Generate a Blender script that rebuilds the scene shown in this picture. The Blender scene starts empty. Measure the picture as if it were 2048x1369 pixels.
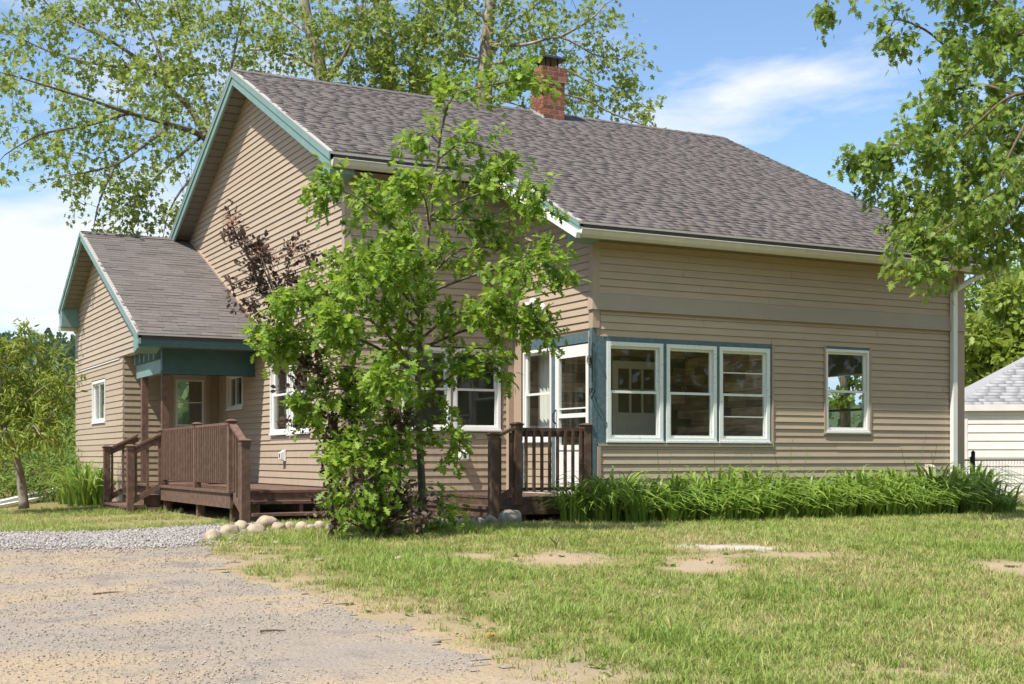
import bpy, math, random
import numpy as np
from mathutils import Vector, Matrix, noise as mnoise

scene = bpy.context.scene
COL = scene.collection
R = math.radians
rng = random.Random(7)
nrg = np.random.default_rng(7)

# ------------------------------------------------------------------ camera, world, sun, exposure
CAM_YAW = R(27.7)
CAM = Vector((-9.314, -15.372, 0.85))
cam_d = bpy.data.cameras.new('camera'); cam_d.sensor_width = 36; cam_d.lens = 46.67
cam_d.shift_y = 0.1125; cam_d.clip_end = 4000; cam_d.clip_start = 0.1
cam_o = bpy.data.objects.new('camera', cam_d); COL.objects.link(cam_o)
cam_o.location = CAM; cam_o.rotation_euler = (R(90), 0, -CAM_YAW)
scene.camera = cam_o

SUN_TRAVEL = Vector((0.56, 0.19, -1.0)).normalized()
SUN_EL = math.asin(-SUN_TRAVEL.z); SUN_ROT = math.atan2(-SUN_TRAVEL.x, -SUN_TRAVEL.y)
w = bpy.data.worlds.new('World'); scene.world = w; w.use_nodes = True
nt = w.node_tree; nt.nodes.clear()
def WN(t, **k):
    n = nt.nodes.new(t)
    for a, b in k.items(): setattr(n, a, b)
    return n
wo = WN('ShaderNodeOutputWorld'); bg = WN('ShaderNodeBackground'); bg.inputs['Strength'].default_value = 0.15
sky = WN('ShaderNodeTexSky', sky_type='NISHITA', sun_disc=False, sun_elevation=SUN_EL, sun_rotation=SUN_ROT)
sky.air_density = 1.0; sky.dust_density = 0.3; sky.ozone_density = 2.5
geo = WN('ShaderNodeTexCoord')
sep = WN('ShaderNodeSeparateXYZ'); nt.links.new(geo.outputs['Generated'], sep.inputs[0])
# clouds laid on a plane above: direction / height
zc = WN('ShaderNodeMath', operation='MAXIMUM'); zc.inputs[1].default_value = 0.0; nt.links.new(sep.outputs['Z'], zc.inputs[0])
za = WN('ShaderNodeMath', operation='ADD'); za.inputs[1].default_value = 0.16; nt.links.new(zc.outputs[0], za.inputs[0])
vd = WN('ShaderNodeVectorMath', operation='DIVIDE'); nt.links.new(geo.outputs['Generated'], vd.inputs[0]); nt.links.new(za.outputs[0], vd.inputs[1])
mp = WN('ShaderNodeMapping'); nt.links.new(vd.outputs[0], mp.inputs[0]); mp.inputs['Location'].default_value = (3.15, 1.4, 0.0); mp.inputs['Scale'].default_value = (1.0, 1.0, 1.15)
n1 = WN('ShaderNodeTexNoise'); n1.inputs['Scale'].default_value = 1.05; n1.inputs['Detail'].default_value = 9; n1.inputs['Roughness'].default_value = 0.56; n1.inputs['Distortion'].default_value = 0.25
nt.links.new(mp.outputs[0], n1.inputs['Vector'])
cr = WN('ShaderNodeValToRGB'); cr.color_ramp.elements[0].position = 0.475; cr.color_ramp.elements[1].position = 0.585
nt.links.new(n1.outputs['Fac'], cr.inputs[0])
mulc = WN('ShaderNodeMath', operation='MULTIPLY'); mulc.inputs[1].default_value = 0.9; nt.links.new(cr.outputs[0], mulc.inputs[0])
mixc = WN('ShaderNodeMixRGB'); nt.links.new(mulc.outputs[0], mixc.inputs['Fac']); mn = WN('ShaderNodeVectorMath', operation='MINIMUM'); mn.inputs[1].default_value = (3.3, 4.2, 5.5); tn = WN('ShaderNodeVectorMath', operation='MULTIPLY'); tn.inputs[1].default_value = (.80, .84, .86); nt.links.new(sky.outputs[0], tn.inputs[0]); nt.links.new(tn.outputs[0], mn.inputs[0]); nt.links.new(mn.outputs[0], mixc.inputs['Color1'])
mixc.inputs['Color2'].default_value = (4.35, 4.45, 4.75, 1)
nt.links.new(mixc.outputs[0], bg.inputs[0]); nt.links.new(bg.outputs[0], wo.inputs[0])

sd = bpy.data.lights.new('sun', 'SUN'); sd.energy = 4.6; sd.angle = R(0.55); sd.color = (1.0, 0.93, 0.82)
so = bpy.data.objects.new('sun', sd); COL.objects.link(so)
so.rotation_euler = SUN_TRAVEL.to_track_quat('-Z', 'Y').to_euler(); so.location = (-20, -8, 30)

vs = scene.view_settings
vs.view_transform = 'Standard'; vs.look = 'None'; vs.gamma = 1.0; vs.use_curve_mapping = False
vs.exposure = 0.64
scene.cycles.max_bounces = 7; scene.cycles.transparent_max_bounces = 12
scene.cycles.diffuse_bounces = 5; scene.cycles.glossy_bounces = 3; scene.cycles.transmission_bounces = 4
scene.cycles.sample_clamp_indirect = 6.0

# ------------------------------------------------------------------ helpers
FW = Vector((math.sin(CAM_YAW), math.cos(CAM_YAW), 0)); RT = Vector((FW.y, -FW.x, 0)); FPX = 2655.0
def P(px, py, d):
    """World point d metres in front of the viewpoint, on the sight line through a position measured in the photograph."""
    return CAM + FW * d + RT * ((px - 1024) / FPX * d) + Vector((0, 0, (915 - py) / FPX * d))
def sstep(a, b, x):
    t = max(0.0, min(1.0, (x - a) / (b - a))); return t * t * (3 - 2 * t)
def ground_z(x, y):
    d = (x - CAM.x) * FW.x + (y - CAM.y) * FW.y
    z = -0.42 * (1 - sstep(5.0, 16.0, d)) - 0.10 * (1 - sstep(-6.5, -3.2, x)) * sstep(-3, 2, y)
    return z + 0.02 * mnoise.noise(Vector((x * .45, y * .45, 0))) * (1 - sstep(15.5, 17.0, d))
def G(px, py):
    """Where that sight line meets the ground."""
    d = 15.0
    for _ in range(40):
        p = P(px, py, d); d = max(3.0, min(80.0, (CAM.z - ground_z(p.x, p.y)) * FPX / max(4, py - 915)))
    p = P(px, py, d); return Vector((p.x, p.y, ground_z(p.x, p.y)))

def obj(name, me, parent=None, loc=None):
    o = bpy.data.objects.new(name, me); COL.objects.link(o)
    if parent is not None: o.parent = parent
    if loc is not None: o.location = loc
    return o
def base_of(parent):
    b = Vector((0, 0, 0))
    while parent is not None:
        b = b + parent.location; parent = parent.parent
    return b
def tag(o, label=None, cat=None, group=None, kind=None):
    if label: o['label'] = label
    if cat: o['category'] = cat
    if group: o['group'] = group
    if kind: o['kind'] = kind
    return o
def thing(name, loc, label, cat, group=None):
    o = bpy.data.objects.new(name, None); COL.objects.link(o); o.location = loc; o.empty_display_size = .2
    return tag(o, label, cat, group)

class Fr:
    """A wall-like frame: u along, o outward, z up."""
    def __init__(s, O, U, N): s.O = Vector(O); s.U = Vector(U); s.N = Vector(N)
    def p(s, u, o, z): return s.O + s.U * u + s.N * o + Vector((0, 0, z))
W0 = Fr((0, 0, 0), (1, 0, 0), (0, 1, 0))
class MB:
    def __init__(s): s.v = []; s.f = []
    def hexa(s, pts):
        b = len(s.v); s.v += [tuple(p) for p in pts]
        s.f += [tuple(b + i for i in q) for q in ((0, 3, 2, 1), (4, 5, 6, 7), (0, 1, 5, 4), (1, 2, 6, 5), (2, 3, 7, 6), (3, 0, 4, 7))]
    def box(s, fr, u0, u1, o0, o1, z0, z1):
        s.hexa([fr.p(u0, o0, z0), fr.p(u1, o0, z0), fr.p(u1, o1, z0), fr.p(u0, o1, z0), fr.p(u0, o0, z1), fr.p(u1, o0, z1), fr.p(u1, o1, z1), fr.p(u0, o1, z1)])
        return s
    def bar(s, a, b, wd, ht, up=(0, 0, 1)):
        """box section wd x ht from a to b"""
        a = Vector(a); b = Vector(b); d = (b - a).normalized(); sx = d.cross(Vector(up)).normalized() * wd / 2; uz = sx.cross(d).normalized() * ht / 2
        s.hexa([a - sx - uz, a + sx - uz, a + sx + uz, a - sx + uz, b - sx - uz, b + sx - uz, b + sx + uz, b - sx + uz]); return s
    def prism(s, pts, off):
        """closed polygon pts (3D list), extruded by vector off"""
        b = len(s.v); n = len(pts); off = Vector(off)
        s.v += [tuple(p) for p in pts] + [tuple(Vector(p) + off) for p in pts]
        s.f.append(tuple(range(b + n - 1, b - 1, -1))); s.f.append(tuple(range(b + n, b + 2 * n)))
        for i in range(n):
            j = (i + 1) % n; s.f.append((b + i, b + j, b + n + j, b + n + i))
        return s
    def tube(s, pts, rad, n=6, cap=True):
        pts = [Vector(p) for p in pts]; b = len(s.v); m = len(pts)
        if not hasattr(rad, '__len__'): rad = [rad] * m
        ref = Vector((0.13, 0.31, 0.94))
        for i, p in enumerate(pts):
            t = (pts[min(i + 1, m - 1)] - pts[max(i - 1, 0)]); t = t.normalized() if t.length > 1e-9 else Vector((0, 0, 1))
            r_ = ref if abs(t.dot(ref)) < .95 else Vector((1, 0, 0))
            x = t.cross(r_).normalized(); y = t.cross(x)
            for k in range(n):
                a = 2 * math.pi * k / n; s.v.append(tuple(p + x * (math.cos(a) * rad[i]) + y * (math.sin(a) * rad[i])))
        for i in range(m - 1):
            for k in range(n):
                k2 = (k + 1) % n; s.f.append((b + i * n + k, b + i * n + k2, b + (i + 1) * n + k2, b + (i + 1) * n + k))
        if cap: s.f.append(tuple(b + k for k in range(n - 1, -1, -1))); s.f.append(tuple(b + (m - 1) * n + k for k in range(n)))
        return s
    def build(s, name, mat, parent=None, smooth=False):
        o0 = base_of(parent); me = bpy.data.meshes.new(name)
        me.from_pydata([(x - o0.x, y - o0.y, z - o0.z) for x, y, z in s.v], [], s.f); me.materials.append(mat)
        if smooth: me.polygons.foreach_set('use_smooth', [True] * len(me.polygons))
        return obj(name, me, parent)
def np_mesh(name, V, loops, starts, totals, mat, parent=None, attrs=None, smooth=False):
    me = bpy.data.meshes.new(name); o0 = base_of(parent); V = np.asarray(V, np.float32) - np.array(o0, np.float32)
    me.vertices.add(len(V)); me.vertices.foreach_set('co', V.ravel())
    me.loops.add(len(loops)); me.loops.foreach_set('vertex_index', np.asarray(loops, np.int32))
    me.polygons.add(len(starts)); me.polygons.foreach_set('loop_start', np.asarray(starts, np.int32)); me.polygons.foreach_set('loop_total', np.asarray(totals, np.int32))
    if smooth: me.polygons.foreach_set('use_smooth', np.ones(len(starts), bool))
    me.update(calc_edges=True); me.materials.append(mat)
    for k, a in (attrs or {}).items():
        at = me.attributes.new(k, 'FLOAT', 'POINT'); at.data.foreach_set('value', np.asarray(a, np.float32))
    return obj(name, me, parent)
def inst_mesh(name, tv, tf, X, Y, Z, T, mat, parent=None, attrs=None, smooth=False):
    """Copies of a small template (tv verts, tf faces) with axes X,Y,Z (N,3) at T, joined to one mesh."""
    tv = np.asarray(tv, float); N = len(T)
    V = (tv[None, :, 0:1] * X[:, None, :] + tv[None, :, 1:2] * Y[:, None, :] + tv[None, :, 2:3] * Z[:, None, :] + T[:, None, :]).reshape(-1, 3)
    lp = np.concatenate([np.array(f) for f in tf]); tot = np.array([len(f) for f in tf])
    loops = (lp[None, :] + (np.arange(N) * len(tv))[:, None]).ravel(); totals = np.tile(tot, N)
    starts = np.concatenate([[0], np.cumsum(totals)[:-1]])
    at = {k: np.repeat(a, len(tv)) for k, a in (attrs or {}).items()}
    return np_mesh(name, V, loops, starts, totals, mat, parent, at, smooth)

# ------------------------------------------------------------------ materials
def mat(name, col, rough=.7, var=.0, nscale=6.0, ndet=4.0, col2=None, bump=0.0, bscale=40.0, objvar=0.0, stretch=(1, 1, 1), spec=.3, metal=0.0, mixlo=.35, mixhi=.65):
    m = bpy.data.materials.new(name); m.use_nodes = True; t = m.node_tree; b = t.nodes['Principled BSDF']
    b.inputs['Roughness'].default_value = rough; b.inputs['Specular IOR Level'].default_value = spec; b.inputs['Metallic'].default_value = metal
    L = t.links.new; tc = t.nodes.new('ShaderNodeNewGeometry'); mpn = t.nodes.new('ShaderNodeMapping'); mpn.inputs['Scale'].default_value = stretch
    L(tc.outputs['Position'], mpn.inputs[0])
    n = t.nodes.new('ShaderNodeTexNoise'); n.inputs['Scale'].default_value = nscale; n.inputs['Detail'].default_value = ndet; L(mpn.outputs[0], n.inputs['Vector'])
    rp = t.nodes.new('ShaderNodeMapRange'); rp.inputs['From Min'].default_value = mixlo; rp.inputs['From Max'].default_value = mixhi; L(n.outputs['Fac'], rp.inputs['Value'])
    mx = t.nodes.new('ShaderNodeMixRGB'); mx.inputs['Color1'].default_value = (*col, 1)
    c2 = col2 if col2 is not None else tuple(c * (1 - var) for c in col); mx.inputs['Color2'].default_value = (*c2, 1); L(rp.outputs[0], mx.inputs['Fac'])
    out = mx.outputs[0]
    if objvar:
        oi = t.nodes.new('ShaderNodeObjectInfo'); hv = t.nodes.new('ShaderNodeHueSaturation'); mr = t.nodes.new('ShaderNodeMapRange')
        mr.inputs['To Min'].default_value = 1 - objvar; mr.inputs['To Max'].default_value = 1 + objvar; L(oi.outputs['Random'], mr.inputs['Value']); L(mr.outputs[0], hv.inputs['Value']); L(out, hv.inputs['Color']); out = hv.outputs[0]
    L(out, b.inputs['Base Color'])
    if bump:
        n2 = t.nodes.new('ShaderNodeTexNoise'); n2.inputs['Scale'].default_value = bscale; n2.inputs['Detail'].default_value = 5; L(mpn.outputs[0], n2.inputs['Vector'])
        bp = t.nodes.new('ShaderNodeBump'); bp.inputs['Strength'].default_value = bump; bp.inputs['Distance'].default_value = .01; L(n2.outputs['Fac'], bp.inputs['Height']); L(bp.outputs[0], b.inputs['Normal'])
    return m
def island_var(m, lo, hi, hue=0.0):
    """per-piece brightness (joined pieces) between the base colour and the surface"""
    t = m.node_tree; b = t.nodes['Principled BSDF']; src = b.inputs['Base Color'].links[0].from_socket
    g = t.nodes.new('ShaderNodeNewGeometry'); mr = t.nodes.new('ShaderNodeMapRange'); mr.inputs['To Min'].default_value = lo; mr.inputs['To Max'].default_value = hi
    hv = t.nodes.new('ShaderNodeHueSaturation'); t.links.new(g.outputs['Random Per Island'], mr.inputs['Value']); t.links.new(mr.outputs[0], hv.inputs['Value']); t.links.new(src, hv.inputs['Color']); t.links.new(hv.outputs[0], b.inputs['Base Color'])
    return m
def leafmat(name, c1, c2, trans=.35, rough=.5, c3=None):
    m = bpy.data.materials.new(name); m.use_nodes = True; t = m.node_tree; L = t.links.new; b = t.nodes['Principled BSDF']; o = t.nodes['Material Output']
    b.inputs['Roughness'].default_value = rough; b.inputs['Specular IOR Level'].default_value = .35
    g = t.nodes.new('ShaderNodeNewGeometry'); r = t.nodes.new('ShaderNodeValToRGB'); r.color_ramp.elements[0].color = (*c1, 1); r.color_ramp.elements[1].color = (*c2, 1)
    if c3: e = r.color_ramp.elements.new(.93); e.color = (*c2, 1); r.color_ramp.elements[-1].color = (*c3, 1)
    L(g.outputs['Random Per Island'], r.inputs[0]); L(r.outputs[0], b.inputs['Base Color'])
    tr = t.nodes.new('ShaderNodeBsdfTranslucent'); hs = t.nodes.new('ShaderNodeHueSaturation'); hs.inputs['Value'].default_value = 1.5; hs.inputs['Hue'].default_value = .485; L(r.outputs[0], hs.inputs['Color']); L(hs.outputs[0], tr.inputs[0])
    mx = t.nodes.new('ShaderNodeMixShader'); mx.inputs[0].default_value = trans; L(b.outputs[0], mx.inputs[1]); L(tr.outputs[0], mx.inputs[2]); L(mx.outputs[0], o.inputs['Surface'])
    return m
def glassmat(name, tint=(.95, .97, .96)):
    m = bpy.data.materials.new(name); m.use_nodes = True; t = m.node_tree; t.nodes.clear(); L = t.links.new
    o = t.nodes.new('ShaderNodeOutputMaterial'); tr = t.nodes.new('ShaderNodeBsdfTransparent'); tr.inputs[0].default_value = (*tint, 1)
    gl = t.nodes.new('ShaderNodeBsdfGlossy'); gl.inputs['Roughness'].default_value = .015; gl.inputs['Color'].default_value = (.85, .9, .9, 1)
    lw = t.nodes.new('ShaderNodeLayerWeight'); pw_ = t.nodes.new('ShaderNodeMath'); pw_.operation = 'POWER'; pw_.inputs[1].default_value = 4.0; L(lw.outputs['Facing'], pw_.inputs[0]); fr = t.nodes.new('ShaderNodeMath'); fr.operation = 'MULTIPLY_ADD'; fr.inputs[1].default_value = .45; fr.inputs[2].default_value = .022; L(pw_.outputs[0], fr.inputs[0]); mx = t.nodes.new('ShaderNodeMixShader')
    L(fr.outputs[0], mx.inputs[0]); L(tr.outputs[0], mx.inputs[1]); L(gl.outputs[0], mx.inputs[2]); L(mx.outputs[0], o.inputs[0]); return m

SIDING = mat('vinyl_siding', (.448, .357, .266), .55, nscale=2.2, var=.07, bump=.12, bscale=120, objvar=.035, stretch=(1, 1, 3))
SHAKE = mat('painted_shake', (.428, .344, .256), .7, nscale=5, var=.12, bump=.25, bscale=60, objvar=.05, stretch=(4, 4, .6))
TRIMTAN = mat('tan_trim', (.42, .325, .25), .5, nscale=3, var=.06, objvar=.03)
BANDTAN = mat('band_trim', (.36, .31, .24), .55, nscale=3, var=.05)
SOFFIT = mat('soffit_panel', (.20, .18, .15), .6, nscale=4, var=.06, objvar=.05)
TEAL = mat('teal_paint', (.185, .30, .28), .45, nscale=8, var=.12, bump=.05, bscale=60)
TEAL_SHADE = mat('shaded_teal_paint', (.05, .12, .12), .5, nscale=8, var=.12)  # same teal trim, its shade put into the colour for eaves and beam
BLUE = mat('blue_grey_paint', (.085, .14, .165), .6, nscale=14, col2=(.13, .19, .205), bump=.3, bscale=50, mixlo=.45, mixhi=.75)
WHITE = mat('white_vinyl', (.78, .78, .77), .4, nscale=5, var=.04)
OLDWHITE = mat('weathered_white_paint', (.72, .76, .74), .6, nscale=22, col2=(.42, .5, .5), bump=.25, bscale=70, mixlo=.62, mixhi=.74)
GUTTER = mat('cream_gutter', (.62, .58, .48), .45, nscale=5, var=.1)
DRIP = mat('metal_drip_edge', (.40, .385, .36), .4, nscale=5, var=.06)
ROOFM = mat('roof_deck', (.07, .063, .062), .9, nscale=30, var=.2)
SHING = mat('asphalt_shingle', (.168, .150, .144), .92, nscale=55, col2=(.118, .105, .101), bump=.5, bscale=300, objvar=.13, spec=.15)
SHINGJ = island_var(mat('asphalt_shingle_field', (.168, .150, .144), .92, nscale=55, col2=(.118, .105, .101), bump=.5, bscale=300, spec=.15), .91, 1.09)
BRICK = mat('red_brick', (.34, .125, .07), .85, nscale=25, col2=(.21, .08, .05), bump=.4, bscale=90, objvar=.3)
MORTAR = mat('mortar', (.68, .62, .53), .9, nscale=30, var=.2, bump=.3)
LEAD = mat('lead_flashing', (.42, .43, .45), .45, nscale=14, var=.35, metal=.3)
BLACKM = mat('black_metal', (.018, .018, .02), .45, metal=.5)
DECK = mat('brown_deck_stain', (.175, .108, .080), .7, nscale=13, col2=(.115, .068, .05), bump=.3, bscale=50, objvar=.10, stretch=(1, 1, 1))
DECKD = mat('dark_weathered_deck_stain', (.085, .052, .037), .75, nscale=7, col2=(.17, .115, .08), bump=.25, bscale=50, objvar=.12, mixlo=.5, mixhi=.8)
CONC = mat('foundation_concrete', (.3, .28, .25), .9, nscale=9, var=.25, bump=.3)
INTW = mat('interior_wall', (.72, .70, .66), .8, var=.05)
INTD = mat('interior_dark', (.2, .17, .145), .8, var=.1)
PLANK = mat('reclaimed_plank', (.60, .46, .36), .75, nscale=5, col2=(.36, .29, .23), bump=.3, objvar=.5, stretch=(.6, .6, 5))
FLOORM = mat('oak_floor', (.45, .33, .21), .5, nscale=6, var=.2, stretch=(1, 8, 1))
CURT = mat('curtain_fabric', (.78, .76, .72), .9, nscale=3, var=.1)
GLASS = glassmat('window_glass')
BARK = mat('grey_bark', (.20, .17, .135), .9, nscale=9, col2=(.09, .075, .06), bump=.8, bscale=25, stretch=(1, 1, .3))
BARKL = mat('pale_bark', (.36, .31, .25), .9, nscale=7, col2=(.17, .14, .11), bump=.6, bscale=22, stretch=(1, 1, .35))
TWIG = mat('brown_twig', (.16, .115, .075), .85, nscale=20, var=.3)
STONE = mat('field_stone', (.46, .38, .28), .85, nscale=9, col2=(.3, .25, .19), bump=.5, bscale=35, objvar=.18)
STONEG = mat('grey_field_stone', (.33, .31, .27), .85, nscale=9, col2=(.2, .19, .16), bump=.5, bscale=35, objvar=.2)
GRAVEL = island_var(mat('crushed_stone', (.36, .335, .32), .9, nscale=60, var=.15), .55, 1.3)
PEBBLE = island_var(mat('loose_stone', (.36, .32, .28), .9, nscale=50, var=.2), .55, 1.5)
GARW = mat('white_clapboard', (.74, .72, .70), .65, nscale=4, var=.07, objvar=.03)
GARR = island_var(mat('light_grey_shingle', (.34, .345, .36), .9, nscale=50, var=.2, bump=.3, bscale=200), .8, 1.15)
L_OAK = leafmat('oak_leaf', (.08, .18, .016), (.29, .42, .055), .45)
L_MAPLE = leafmat('maple_leaf', (.13, .21, .04), (.29, .36, .08), .45)
L_SILV = leafmat('silver_maple_leaf', (.10, .19, .028), (.25, .35, .06), .45, c3=(.30, .34, .14))
L_SMOKE = leafmat('purple_smoke_leaf', (.055, .04, .035), (.13, .085, .06), .28)
L_PLUME = leafmat('smoke_plume', (.42, .17, .11), (.52, .26, .18), .3)
L_SUMAC = leafmat('walnut_leaf', (.14, .22, .025), (.28, .34, .06), .4, c3=(.34, .26, .08))
L_BRIGHT = leafmat('bright_leaf', (.16, .24, .03), (.28, .35, .07), .42)
L_FAR = leafmat('distant_leaf', (.05, .09, .035), (.11, .165, .06), .3)
L_LILY = leafmat('daylily_blade', (.13, .24, .035), (.28, .40, .08), .32, rough=.4, c3=(.36, .29, .13))
L_WEED = leafmat('weed_leaf', (.09, .17, .03), (.18, .26, .05), .35)

# ------------------------------------------------------------------ ground, driveway
def inpoly(x, y, poly):
    c = False; j = len(poly) - 1
    for i in range(len(poly)):
        xi, yi = poly[i]; xj, yj = poly[j]
        if (yi > y) != (yj > y) and x < (xj - xi) * (y - yi) / (yj - yi) + xi: c = not c
        j = i
    return c
DRIVE = [tuple(G(*p)[:2]) for p in ((-420, 1082), (200, 1090), (400, 1092), (455, 1125), (485, 1160), (590, 1196), (760, 1232), (890, 1275), (1000, 1310), (1100, 1369), (1250, 1480), (-900, 1480))]
GRAV = [tuple(G(*p)[:2]) for p in ((-300, 1068), (60, 1066), (200, 1064), (320, 1058), (430, 1052), (520, 1049), (525, 1056), (430, 1078), (370, 1094), (230, 1101), (100, 1099), (-300, 1094))]
PATCH = []
for px, py, rx, ry, s in ((940, 1112, 75, 9, .95), (1110, 1118, 110, 15, .95), (1400, 1128, 95, 17, 1), (1560, 1110, 190, 8, .9), (1450, 1096, 120, 8, 1), (2030, 1132, 75, 20, .95), (600, 1162, 50, 8, .6), (1800, 1340, 190, 26, .55),
        (1240, 1330, 160, 20, .35), (230, 1036, 120, 5, .75), (320, 1045, 90, 6, .6), (1330, 1190, 60, 8, .4), (1000, 1190, 60, 7, .4), (700, 1190, 60, 9, .5), (1150, 1345, 130, 18, .6), (800, 1235, 90, 12, .55), (1500, 1250, 120, 8, .25), (2000, 1290, 90, 14, .35), (560, 1120, 80, 10, .4)):
    c = G(px, py); a = G(px + rx, py); b = G(px, py + ry); PATCH.append((c.x, c.y, (a - c).length, (b - c).length, s))
SAND = []
for px, py, rx, ry in ((1400, 1092, 90, 5), (1500, 1097, 70, 7)):
    c = G(px, py); SAND.append((c.x, c.y, (G(px + rx, py) - c).length, (G(px, py + ry) - c).length))
def ell(x, y, cx, cy, ru, rv):
    dx = x - cx; dy = y - cy; u = dx * RT.x + dy * RT.y; v = dx * FW.x + dy * FW.y
    return math.sqrt((u / ru) ** 2 + (v / rv) ** 2)
def masks(x, y):
    n1_ = mnoise.noise(Vector((x * .9, y * .9, 3.1))); n2_ = mnoise.noise(Vector((x * 3.1, y * 3.1, 7.7)))
    n3_ = .16 * mnoise.noise(Vector((x * 8.5, y * 8.5, 2.2))); wx = x + .42 * n1_ + .2 * n2_ + n3_; wy = y + .42 * mnoise.noise(Vector((x * .9, y * .9, 9.4))) + .2 * n2_
    drv = 1.0 if inpoly(wx, wy, DRIVE) else 0.0
    grv = 1.0 if inpoly(x + .1 * n2_, y + .1 * n1_, GRAV) else 0.0
    g = 1.0
    for cx, cy, ru, rv, s in PATCH:
        e = ell(x, y, cx, cy, ru, rv) + .55 * n2_ + .4 * n1_ + .3 * mnoise.noise(Vector((x * 8, y * 8, 5)))
        g = min(g, 1 - s * (1 - sstep(.45, 1.45, e)))
    sn = 0.0
    for cx, cy, ru, rv in SAND: sn = max(sn, 1 - sstep(.3, 1.2, ell(x, y, cx, cy, ru, rv) + .7 * n2_ + .4 * mnoise.noise(Vector((x * 9, y * 9, 2)))))
    return drv, grv, g, sn

DOFF = [(r_ * math.cos(a_), r_ * math.sin(a_)) for r_, n_ in ((.22, 5), (.5, 7), (.85, 8)) for a_ in [6.2832 * k_ / n_ for k_ in range(n_)]]
def drive_soft(x, y):
    n_ = .35 * mnoise.noise(Vector((x * 1.7, y * 1.7, 6.2)))
    return sum(1 for dx, dy in DOFF if inpoly(x + dx + n_, y + dy + n_, DRIVE)) / len(DOFF)
def groundmat():
    m = bpy.data.materials.new('lawn_soil'); m.use_nodes = True; t = m.node_tree; L = t.links.new; b = t.nodes['Principled BSDF']; b.inputs['Roughness'].default_value = .95; b.inputs['Specular IOR Level'].default_value = .1
    pos = t.nodes.new('ShaderNodeNewGeometry')
    def noise(s, d=4):
        n = t.nodes.new('ShaderNodeTexNoise'); n.inputs['Scale'].default_value = s; n.inputs['Detail'].default_value = d; L(pos.outputs['Position'], n.inputs['Vector']); return n.outputs['Fac']
    def mix(f, a, b_):
        x = t.nodes.new('ShaderNodeMixRGB'); 
        (L(f, x.inputs['Fac']) if not isinstance(f, float) else setattr(x.inputs['Fac'], 'default_value', f))
        for i, c in ((1, a), (2, b_)):
            if isinstance(c, tuple): x.inputs[i].default_value = (*c, 1)
            else: L(c, x.inputs[i])
        return x.outputs[0]
    def rng_(f, lo, hi):
        r = t.nodes.new('ShaderNodeMapRange'); r.inputs['From Min'].default_value = lo; r.inputs['From Max'].default_value = hi; L(f, r.inputs['Value']); return r.outputs[0]
    def attr(n):
        a = t.nodes.new('ShaderNodeAttribute'); a.attribute_name = n; return a.outputs['Fac']
    dirt = mix(rng_(noise(1.3), .35, .65), (.375, .28, .185), (.32, .255, .185)); dirt = mix(rng_(noise(45), .5, .75), dirt, (.25, .19, .13))
    turf = mix(rng_(noise(1.1), .35, .65), (.15, .16, .05), (.27, .22, .10)); turf = mix(rng_(noise(30), .4, .7), turf, (.17, .135, .07))
    c = mix(attr('turf'), dirt, turf); c = mix(attr('sand'), c, (.42, .39, .345))
    L(c, b.inputs['Base Color'])
    bp = t.nodes.new('ShaderNodeBump'); bp.inputs['Strength'].default_value = .6; bp.inputs['Distance'].default_value = .02; L(noise(35, 6), bp.inputs['Height']); L(bp.outputs[0], b.inputs['Normal'])
    return m
def drivemat():
    m = bpy.data.materials.new('dirt_driveway'); m.use_nodes = True; t = m.node_tree; L = t.links.new; b = t.nodes['Principled BSDF']; b.inputs['Roughness'].default_value = .95; b.inputs['Specular IOR Level'].default_value = .1
    pos = t.nodes.new('ShaderNodeNewGeometry'); mpn = t.nodes.new('ShaderNodeMapping'); L(pos.outputs['Position'], mpn.inputs[0]); mpn.inputs['Rotation'].default_value = (0, 0, CAM_YAW); mpn.inputs['Scale'].default_value = (.35, 1, 1)
    def noise(s, d=5, v=None):
        n = t.nodes.new('ShaderNodeTexNoise'); n.inputs['Scale'].default_value = s; n.inputs['Detail'].default_value = d; L(v or pos.outputs['Position'], n.inputs['Vector']); return n.outputs['Fac']
    def ramp(f, lo, hi):
        r = t.nodes.new('ShaderNodeMapRange'); r.inputs['From Min'].default_value = lo; r.inputs['From Max'].default_value = hi; L(f, r.inputs['Value']); return r.outputs[0]
    def mix(f, a, b_):
        x = t.nodes.new('ShaderNodeMixRGB'); L(f, x.inputs['Fac'])
        for i, c in ((1, a), (2, b_)):
            if isinstance(c, tuple): x.inputs[i].default_value = (*c, 1)
            else: L(c, x.inputs[i])
        return x.outputs[0]
    c = mix(ramp(noise(.95, 6, mpn.outputs[0]), .45, .57), (.275, .235, .192), (.35, .272, .18))
    c = mix(ramp(noise(.8, 6), .5, .68), c, (.27, .235, .2)); c = mix(ramp(noise(2.6, 6), .56, .72), c, (.20, .178, .158)); c = mix(ramp(noise(55, 3), .5, .72), c, (.16, .145, .13)); c = mix(ramp(noise(90, 2), .58, .75), c, (.38, .35, .32))
    L(c, b.inputs['Base Color'])
    bp = t.nodes.new('ShaderNodeBump'); bp.inputs['Strength'].default_value = .8; bp.inputs['Distance'].default_value = .02; L(noise(28, 8), bp.inputs['Height']); L(bp.outputs[0], b.inputs['Normal'])
    return m
GROUNDM = groundmat(); DRIVEM = drivemat()
def axis_vals(a, b, fa, fb, fine, coarse):
    v = []; x = a
    while x < b: v.append(x); x += fine if fa <= x < fb else (coarse if abs(x - (fa + fb) / 2) < 60 else coarse * 8)
    v.append(b); return v
gx = axis_vals(-420, 420, -15, 9, .16, 3.0); gy = axis_vals(-420, 420, -14, 3, .16, 3.0)
GV = []; A_t = []; A_s = []
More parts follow.
